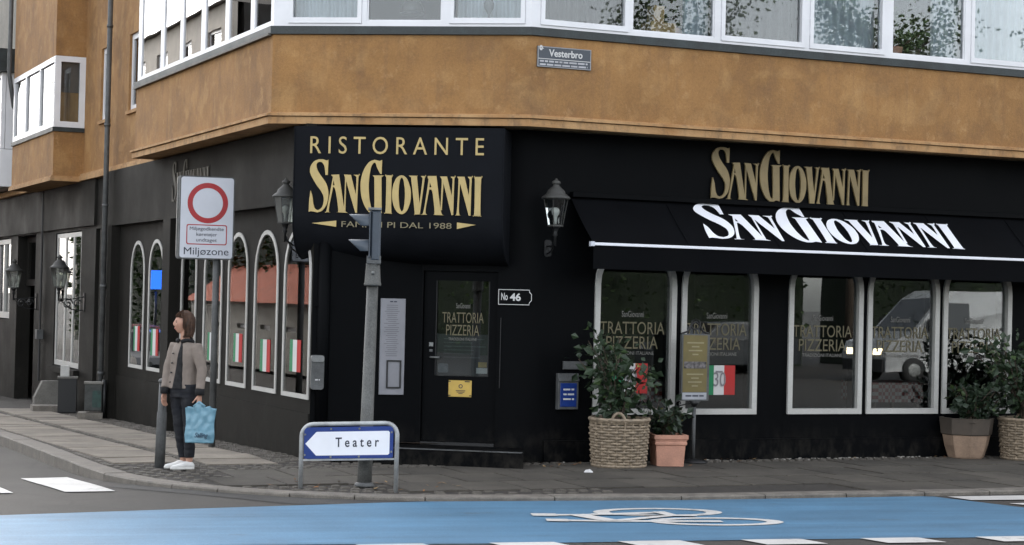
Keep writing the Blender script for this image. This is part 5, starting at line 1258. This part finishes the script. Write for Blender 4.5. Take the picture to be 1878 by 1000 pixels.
# the open front shows the black top
fp = MB(); vs = []; fs = []; n = 8; ZZ = [.838 + (1.31 - .838) * i / 12 for i in range(13)]
for z in ZZ:
    k = max(j for j in range(len(TZ)) if TZ[j][0] <= z); k = min(k, len(TZ) - 2); t_ = (z - TZ[k][0]) / (TZ[k + 1][0] - TZ[k][0]); w, d, c = (TZ[k][m] + (TZ[k + 1][m] - TZ[k][m]) * t_ for m in (1, 2, 3))
    u = (z - .835) / .49; half = rad(24) * max(0, 1 - u) ** .8 + rad(4)
    for i in range(n + 1):
        a_ = math.pi / 2 + rad(14) - half + 2 * half * i / n; e_ = .004 if 0 < i < n else -.012
        vs.append(V(c, 0, z) + wr * ((w + e_) * math.cos(a_)) + wf * ((d + e_) * math.sin(a_)))
for j in range(12):
    for i in range(n): q = j * (n + 1) + i; fs.append((q, q + n + 1, q + n + 2, q + 1))
fp.smooth = True; fp.add(vs, fs); fp.build('top_front', mat('black_knit', (.004, .004, .005)), pe)
rn = random.Random(2)
for A in (AR1, AR2):
    MB().tube([A[2] + Vector((0, 0, .045)), A[2] + Vector((0, 0, -.022))], [.050, .047], 14).build('cuff', mat('black_knit', (.004, .004, .005)), pe)
MB().tube([V(-.038 + .085 * math.cos(t) * -.8 + .07 * math.sin(t) * -.6, .085 * math.cos(t) * .6 + .07 * math.sin(t) * -.8, 1.33 + .008 * math.sin(3 * t)) for t in [math.pi / 2 + .25 + i * (2 * math.pi - .5) / 20 for i in range(21)]], .021, 8).build('collar', mat('black_knit', (.004, .004, .005)), pe)
for i in range(4):
    z = 1.20 - .10 * i; w, d = .176, .124; t = math.pi / 2 + rad(8) - (rad(26) * (1 - (z - .835) / .49) ** .8 + rad(13)); q = V(-.04, 0, z) + wr * (w * math.cos(t)) + wf * ((d + .004) * math.sin(t))
    MB().lathe(q - Vector((0, 0, .008)), [(.006, 0), (.011, .004), (.011, .012), (.006, .016)], 8).build('button', M_IRON, pe)
# hair
def hairf(a, b, c):
    x, y, z = .103 * a - .014, .088 * b, .122 * c + .010
    if c < 0 and a < .45:
        k = min(1, -c * 1.6); x = (.103 * a / max(.25, math.sqrt(1 - c * c)) * (1 - .28 * c * c)) * k + x * (1 - k); y = (.088 * b / max(.25, math.sqrt(1 - c * c)) * (1 - .22 * c * c)) * k + y * (1 - k); x -= .016 * k; z = .158 * c + .010
        if c < -.93: x *= .6; y *= .6
    if a > .28 and c < .50: f = min(1, (a - .28) * 4) * min(1, (.50 - c) * 4); x -= .060 * f * (.5 + a); y *= 1 - .25 * f
    if a > .1 and c < -.35 : x -= .05 * min(1, (a - .1) * 3)
    w = .0035 * math.sin(16 * math.atan2(b, a) + c * 3) + .006 * noise_.noise(Vector((a * 4, b * 4, c * 2)))
    return HC + hf * (x + w * a) + hs * (y + w * b) + Vector((0, 0, z))
MB().loft(head_pts(hairf, 48, 30)).build('hair', mat('brown_hair', (.060, .028, .014), .65, .5, 30, bmp=.004, bscale=70), pe)
hr = MB(); rs = random.Random(8)
for k in range(420):
    t = rs.uniform(0, 2 * math.pi); fr_ = math.cos(t); end = rs.uniform(-.98, -.80) if fr_ < .30 else (rs.uniform(.30, .50) if fr_ > .55 else rs.uniform(-.2, .2)); P = []; of = rs.uniform(.0, .006); dt = rs.uniform(-.25, .25)
    for j in range(11):
        c = .97 + (end - .97) * j / 10; h = math.sqrt(max(0, 1 - c * c)); tt = t + dt * j / 10; q = hairf(h * math.cos(tt), h * math.sin(tt), c); dv = (q - HC); dv.z *= .4
        P.append(q + dv.normalized() * (of + .003 * math.sin(j * .9 + k)))
    P[-1] = P[-1] + Vector((0, 0, -rs.uniform(0, .018))) + (P[-1] - HC).normalized() * rs.uniform(-.004, .006)
    hr.tube(P, [.0022] * 10 + [.0008], 3, False)
hr = hr.build('hair_strands', mat('brown_hair', (.060, .028, .014)), pe); hr['kind'] = 'stuff'
MB().lathe(HC + hf * .074 + hs * .030 + Vector((0, 0, .020)), [(.004, 0), (.011, .003), (.004, .006)], 8).build('eyebrow', mat('brown_hair', (.060, .028, .014)), pe)
for sgn in (1, -1): MB().lathe(HC + hf * .071 + hs * (sgn * .030) + Vector((0, 0, .004)), [(.003, 0), (.008, .004), (.003, .009)], 8).build('eye', M_IRON, pe)
MB().lathe(HC + hf * .081 + Vector((0, 0, -.060)), [(.006, 0), (.013, .005), (.012, .010), (.005, .014)], 8, 1, 1).build('lips', mat('lips', (.36, .12, .10), .5, .1, 9), pe)
# white sneakers
def shoe(h, d):
    d = d.normalized(); s = Vector((-d.y, d.x, 0)); u = Vector((0, 0, 1)); m = MB(); rings = []
    for x, w, t in ((-.035, .024, .045), (-.015, .033, .065), (.025, .035, .075), (.07, .036, .068), (.105, .040, .052), (.15, .042, .040), (.182, .036, .034), (.203, .020, .025)):
        c = h + d * x + u * (.012 + t / 2); rings.append(ering(c, w, t / 2, 16, s, u, 2.6))
    m.loft(rings); o = m.build('shoe', mat('white_leather', (.66, .65, .63), .5, .08, 14), pe)
    sl = MB(); sl.loft([[Vector((p.x, p.y, h.z + z)) for p in [h + d * (x + .0) + s * y for x, y in ((-.040, 0), (-.034, .024), (0, .036), (.07, .038), (.13, .043), (.185, .036), (.21, .014), (.21, -.014), (.185, -.036), (.13, -.043), (.07, -.038), (0, -.036), (-.034, -.024))]] for z in (0, .022)]); sl.build('sole', mat('rubber_white', (.6, .59, .56), .7, .1, 14), o)
shoe(Vector((LG1[2].x + .01, LG1[2].y, WB.z + .002)), Vector((-.88, -.35, 0))); shoe(Vector((LG2[2].x + .015, LG2[2].y, WB.z + .002)), Vector((-.93, -.38, 0)))
# the bag in her hand
bg_ = thing('carrier_bag', V(.19, -.21, .30), 'light blue plastic carrier bag hanging from her hand', 'bag'); rn = random.Random(11)
FBg = Fr(V(.025, -.215, 0).xy, rad(-4)); zb = WB.z
def bagpt(u, v, side):
    a = .30; w = .315 - .02 * (1 - v) ; s = .0 + w * u + .012 * math.sin(v * 9) * (u - .5); z = .292 + .40 * v
    bulge = .032 * (math.sin(math.pi * u) ** .7) * (1 - .55 * v); cr = .012 * noise_.noise(Vector((u * 5, v * 6, side * 3 + 7))) + .005 * noise_.noise(Vector((u * 13, v * 15, side * 5))) + (.014 * math.sin(24 * u + 2 * math.sin(6 * v)) * v ** 3)
    if v > .9: z += -.05 * (abs(u - .47) * 2) ** .8 * (v - .9) * 10 + .03 * math.sin(18 * u) * (v - .9) * 4
    return FBg.pt(s, side * (bulge + .006) + cr, zb + z)
nu, nv = 26, 26; vs = []; fs = []
for side in (1, -1):
    for i in range(nu + 1):
        for j in range(nv + 1): vs.append(bagpt(i / nu, j / nv, side))
M2 = (nu + 1) * (nv + 1)
for i in range(nu):
    for j in range(nv): q = i * (nv + 1) + j; fs += [(q, q + nv + 1, q + nv + 2, q + 1), (M2 + q, M2 + q + 1, M2 + q + nv + 2, M2 + q + nv + 1)]
for j in range(nv): fs += [(j, j + 1, M2 + j + 1, M2 + j), (nu * (nv + 1) + j, M2 + nu * (nv + 1) + j, M2 + nu * (nv + 1) + j + 1, nu * (nv + 1) + j + 1)]
for i in range(nu): q = i * (nv + 1); fs.append((q, M2 + q, M2 + q + nv + 1, q + nv + 1))
mb = MB(); mb.smooth = True; mb.add(vs, fs).build('sack', mat('blue_plastic', (.15, .30, .385), .32, .12, 12, bmp=.006, bscale=22), bg_)
hd = MB()
for k in (-.05, .05): hd.tube([FBg.pt(.14 + k, 0, zb + .66), FBg.pt(.142 + k * .5, .01, zb + .69), FBg.pt(.143, .02, zb + .715)], [.022, .014, .010], 8)
hd.build('handles', mat('blue_plastic', (.15, .30, .385)), bg_)
cu = MB().text(FBg, 'Salling', (.11, .25, zb + .335, zb + .40), .052, .002, .01, shear=.35).build('lettering', mat('bag_ink', (.012, .03, .06), .5, 0), bg_)

# ------------------------------------------------------------------ what stands behind the camera and across the streets (seen in the glass)
def far_house(name, F, s0, s1, depth, h, mw, label, floors, cols, mroof, z0=-.4, rh_=2.2):
    t = thing(name, F.pt((s0 + s1) / 2, 0, 0), label, 'building')
    wn_ = []; st = (s1 - s0) / cols; fh = (h - .8) / floors
    for f in range(floors):
        for c in range(cols): wn_.append((s0 + st * (c + .27), s0 + st * (c + .73), z0 + .9 + fh * f + .5, z0 + .9 + fh * (f + 1) - .55))
    MB().plate(F, [rect(s0, s1, z0, h)] + [rect(*w) for w in wn_], -.3, 0).build('wall', mw, t); MB().box(F, s0, s1, -depth, -.6, z0, h).build('core', M_DARKROOM, t)
    for w in wn_:
        wi = MB().plate(F, [rect(*w), ins(*w, .1), ], -.2, -.12).build('window', M_WHITE, t); MB().plate(F, [ins(*w, .1)], -.17, -.16).build('pane', M_GLASSU, wi)
    r = MB(); m_ = -depth / 2; a = [F.pt(s0, .3, h), F.pt(s1, .3, h), F.pt(s1, m_, h + rh_), F.pt(s0, m_, h + rh_), F.pt(s0, -depth, h), F.pt(s1, -depth, h)]
    r.add(a, [(0, 1, 2, 3), (3, 2, 5, 4), (0, 3, 4), (1, 5, 2)]).build('roof', mroof, t); return t
FO = Fr(FL.pt(0, 13, 0).xy, AL + math.pi)     # across the side street
far_house('terrace_house', FO, 18, 46, 9, 10.8, mat('brown_brick', (.36, .31, .26), .9, .2, 1), 'brown terrace across the side street, reflected in the bay windows', 4, 8, m_roof('slate_roof', (.22, .20, .18)), rh_=.7)
far_house('terrace_house', FO, 46.2, 78, 9, 12.8, mat('grey_brick', (.34, .31, .27), .9, .2, 1), 'taller grey terrace further down the side street, seen in reflection', 4, 8, m_roof('slate_roof2', (.22, .20, .18)), rh_=.8)
far_house('low_house', Fr(FL.pt(0, 10.5, 0).xy, AL + math.pi), 29, 44, 3, 1.7, mat('white_render', (.40, .38, .34), .9, .15, 1), 'low white shop with red tiled roof seen in the arched windows', 1, 6, m_roof('red_tiles', (.42, .085, .03)), rh_=1.25)
far_house('terrace_house', Fr(FR.pt(0, 58, 0).xy, AR + math.pi), -23, -2, 8, 8.5, mat('street_wall_grey', (.16, .15, .14), .9, .2, 1), 'grey terrace far across the main road, behind the viewer', 3, 6, m_roof('roof_grey', (.08, .06, .05)))
tr_ = thing('reflection_hedge', FO.pt(40, 1.2, 0), 'tall dark hedge behind the low white shop in the side street', 'hedge', 'park hedges'); rq = random.Random(5)
MB().box(FO, 12, 72, .3, 1.0, -.5, 4.3).build('core', mat('hedge_core', (.012, .020, .009), .9, .4, 3), tr_)
lf = MB(); leaf_cloud(lf, [(FO.pt(rq.uniform(12, 72), rq.uniform(.9, 1.3), rq.uniform(-.3, 4.7)), Vector((FO.n.x, FO.n.y, .2))) for _ in range(3500)], .24, rq); lf.build('leaves', M_LEAFT, tr_)
# hedges added along the park opposite to darken the right windows' reflections
rh = random.Random(77)
for i, (s0, s1, lb_) in enumerate(((-45, -12, 'behind the viewer'), (-10, 22, 'opposite the right windows'), (24, 70, 'further along the road'))):
    q = FR.pt((s0 + s1) / 2, 33, 0); t = thing('reflection_hedge', (q.x, q.y, 0), 'added tall dark park hedge across the main road, %s' % lb_, 'hedge', 'park hedges'); hc = MB().box(FR, s0, s1, 32, 34, -.1, 3.9).build('core', mat('hedge_core', (.012, .020, .009), .9, .4, 3), t)
    lf = MB(); leaf_cloud(lf, [(FR.pt(rh.uniform(s0, s1), rh.uniform(31.7, 32.1), rh.uniform(0, 4.1)), Vector((-FR.n.x, -FR.n.y, .2))) for _ in range(int((s1 - s0) * 45))], .22, rh); lf.build('leaves', M_LEAFT, t)
bs = thing('lit_sign', (-31.3, 60.2, 1.9), 'small lit blue sign glowing in the second arched window', 'sign')
MB().bbox(Fr((-31.3, 60.2), rad(35)), -.4, .4, -.4, .4, 2.05, 2.75).build('box', emit('blue_sign_light', (.03, .18, 1), 1.2), bs); MB().tube([(-31.3, 60.2, -.5), (-31.3, 60.2, 1.96)], .06, 8).build('post', M_STEELD, bs)
# street trees across the road
def tree_mesh(seed, h):
    rnd = random.Random(seed); tk = MB(); lf = MB(); base = Vector((0, 0, 0)); pts = []
    tk.tube([(0, 0, 0), (.05, .02, h * .25), (-.05, .05, h * .5), (.03, 0, h * .85)], [.20, .16, .11, .03], 10)
    for i in range(26):
        z = h * rnd.uniform(.28, .8); a = rnd.uniform(0, 6.28); r = h * rnd.uniform(.16, .32) * (1.15 - abs(z / h - .55)); P = [Vector((0, 0, z))]
        for k in range(1, 5): u = k / 4; P.append(Vector((math.cos(a) * r * u + rnd.uniform(-.15, .15), math.sin(a) * r * u + rnd.uniform(-.15, .15), z + h * .14 * u + rnd.uniform(-.1, .1))))
        tk.tube(P, [.06, .045, .03, .02, .008], 5, False)
        for _ in range(420):
            q = P[rnd.randint(1, 4)] + Vector((rnd.gauss(0, .35), rnd.gauss(0, .35), rnd.gauss(0, .3))); d = Vector((rnd.gauss(0, 1), rnd.gauss(0, 1), rnd.gauss(0, 1))).normalized(); pts.append((q, d))
    leaf_cloud(lf, pts, .13, rnd); return tk, lf
tk, lf = tree_mesh(3, 11.5)
t0 = thing('street_tree', (0, 0, 0), 'x', 'tree', 'trees across the main road'); tk.build('trunk', M_BARK, t0); lf.build('crown', M_LEAFT, t0)
for i, (s, o, k, lb_) in enumerate(((15, 27.5, 1., 'nearest the van'), (21.5, 28.5, 1.12, 'second from the van'), (28, 27, 1.05, 'third from the van'), (38, 28, 1.1, 'furthest along the road'), (-8, 30, 1.0, 'behind the viewer'), (-18, 29, .9, 'small one behind the viewer'))):
    o_ = t0 if i == 0 else copy_tree(t0); q = FR.pt(s, o, 0); o_.location = (q.x, q.y, 0); o_.rotation_euler = (0, 0, i * 1.7); o_.scale = (k, k, k); o_['label'] = 'leafy street tree across the main road, %s' % lb_
# vehicles reflected in the shop windows
def wheel(t, c, ax, r=.33):
    ax = ax.normalized(); rg = []; up = Vector((0, 0, 1)); fw = ax.cross(up)
    def ring(rr, o): return [c + ax * o + (fw * math.cos(2 * math.pi * i / 20) + up * math.sin(2 * math.pi * i / 20)) * rr for i in range(20)]
    w = MB(); w.loft([ring(r * .6, -.11), ring(r, -.10), ring(r, .10), ring(r * .6, .11)]); w = w.build('wheel', mat('tyre', (.012, .012, .012), .8, 0), t)
    MB().loft([ring(r * .58, .10), ring(r * .5, .125), ring(.05, .115)]).build('rim', M_STEEL, w)
def vehicle(name, F, s, o, prof, w, paint, label, cat, glass_z, lights=True, wx=(.85, 3.6)):
    """Side outline prof in (x forward from the nose, z); F.d points backwards from the nose."""
    G = F.off(s, o); c = G.pt(0, 0, zr(*G.p.xy)); zb = c.z; t = thing(name, c, label, cat)
    m = MB(); n = len(prof)
    def row(oo, k): return [G.pt(x, oo, zb + z * (1 if z < glass_z else 1)) for x, z in prof]
    tz = lambda z: 1 - .16 * max(0, (z - glass_z)) / 1.
    A = [G.pt(x, w / 2 * tz(z), zb + z) for x, z in prof]; B = [G.pt(x, -w / 2 * tz(z), zb + z) for x, z in prof]
    m.add(A + B, [tuple(range(n)), tuple(reversed(range(n, 2 * n)))] + [(i, n + i, n + (i + 1) % n, (i + 1) % n) for i in range(n)]); m.build('body', paint, t)
    for x in wx:
        for sgn in (1, -1): wheel(t, G.pt(x, sgn * (w / 2 - .08), zb + .33), G.n * sgn)
    return t, G, zb
M_LAMP = emit('headlamp', (1, .78, .48), 4.5); M_DARKG = mat('vehicle_glass', (.012, .015, .018), .05, 0); M_TRIM = mat('black_trim', (.014, .014, .015), .6, .1, 9)
VAN = [(0, .28), (-.02, .75), (.10, 1.02), (.85, 1.28), (1.75, 2.18), (2.1, 2.36), (5.3, 2.40), (5.4, 2.2), (5.4, .32)]
t, G, zb = vehicle('delivery_van', FR, 16.6, 20.6, VAN, 1.95, mat('van_grey', (.30, .305, .31), .3, .05, 2, coat=.5), 'pale grey delivery van with lit headlamps reflected in right windows', 'van', 1.3)
ws = MB(); ws.add([G.pt(.90, .84, zb + 1.335), G.pt(.90, -.84, zb + 1.335), G.pt(1.70, -.76, zb + 2.155), G.pt(1.70, .76, zb + 2.155)], [(0, 1, 2, 3)]); ws = MB(); ws.hexa([G.pt(.88, .84, zb + 1.325), G.pt(.88, -.84, zb + 1.325), G.pt(1.0, -.84, zb + 1.30), G.pt(1.0, .84, zb + 1.30), G.pt(1.68, .76, zb + 2.15), G.pt(1.68, -.76, zb + 2.15), G.pt(1.8, -.76, zb + 2.1), G.pt(1.8, .76, zb + 2.1)]); ws.build('windscreen', M_DARKG, t)
for sgn in (1, -1):
    MB().hexa([G.pt(-.035, sgn * .62 + .16, zb + .70), G.pt(-.035, sgn * .62 - .16, zb + .70), G.pt(.05, sgn * .62 - .16, zb + .70), G.pt(.05, sgn * .62 + .16, zb + .70), G.pt(-.015, sgn * .62 + .16, zb + .86), G.pt(-.015, sgn * .62 - .16, zb + .86), G.pt(.07, sgn * .62 - .16, zb + .86), G.pt(.07, sgn * .62 + .16, zb + .86)]).build('headlamp', M_LAMP, t)
    MB().plate(G.off(0, sgn * .975), [[(1.35, 1.34), (2.6, 1.34), (2.6, 2.02), (1.95, 2.02)]], -.06 if sgn > 0 else -.012, .012 if sgn > 0 else .06) if False else None
    sd_ = MB(); q = [(1.35, 1.36), (2.6, 1.36), (2.6, 2.05), (1.95, 2.05)]; k = [sgn * (1.95 / 2 * (1 - .16 * (z - 1.3)) + .006) for _, z in q]; sd_.add([G.pt(x, oo, zb + z) for (x, z), oo in zip(q, k)] + [G.pt(x, oo - sgn * .03, zb + z) for (x, z), oo in zip(q, k)], [(0, 1, 2, 3), (7, 6, 5, 4)]); sd_.build('side_window', M_DARKG, t)
    MB().bbox(G, 1.25, 1.45, sgn * 1.10 - .10, sgn * 1.10 + .10, zb + 1.35, zb + 1.65).build('mirror', M_TRIM, t)
MB().bbox(G, -.06, .10, -.9, .9, zb + .28, zb + .58).build('bumper', M_TRIM, t); MB().bbox(G, -.045, .0, -.45, .45, zb + .62, zb + .84).build('grille', M_TRIM, t)
CAR = [(0, .25), (-.02, .62), (.25, .78), (1.15, .92), (1.85, 1.40), (3.2, 1.44), (4.0, 1.0), (4.25, .92), (4.3, .3)]
for F, s, o, lb_, c in ((FR, 13.0, 25.5, 'dark grey car parked across the road, seen in reflection', (.05, .055, .06)), (FR, 27.5, 25.5, 'silver car parked across the road, seen in reflection', (.3, .31, .32)), (Fr(FL.p.xy, AL + math.pi), 26, -5.2, 'dark car in the side street mirrored in the arched windows', (.03, .035, .04)), (Fr(FL.p.xy, AL + math.pi), 34, -6.5, 'red car in the side street mirrored in the arched windows', (.28, .02, .02))):
    t, G, zb = vehicle('parked_car', F, s, o, CAR, 1.75, mat('car_paint_%d' % int(s), c, .3, .05, 2, coat=.5), lb_, 'car', .95, wx=(.8, 3.4))
    for sgn in (1, -1):
        sd_ = MB(); q = [(1.3, .98), (3.5, .98), (3.1, 1.36), (1.9, 1.36)]; k = [sgn * (.875 * (1 - .16 * (z - .95)) + .006) for _, z in q]; sd_.add([G.pt(x, oo, zb + z) for (x, z), oo in zip(q, k)] + [G.pt(x, oo - sgn * .03, zb + z) for (x, z), oo in zip(q, k)], [(0, 1, 2, 3), (7, 6, 5, 4)]); sd_.build('side_window', M_DARKG, t)
        MB().bbox(G, -.03, .05, sgn * .62 - .14, sgn * .62 + .14, zb + .58, zb + .70).build('headlamp', M_STEEL, t)
    MB().hexa([G.pt(1.17, .74, zb + .94), G.pt(1.17, -.74, zb + .94), G.pt(1.3, -.74, zb + .9), G.pt(1.3, .74, zb + .9), G.pt(1.80, .68, zb + 1.38), G.pt(1.80, -.68, zb + 1.38), G.pt(1.92, -.68, zb + 1.34), G.pt(1.92, .68, zb + 1.34)]).build('windscreen', M_DARKG, t)
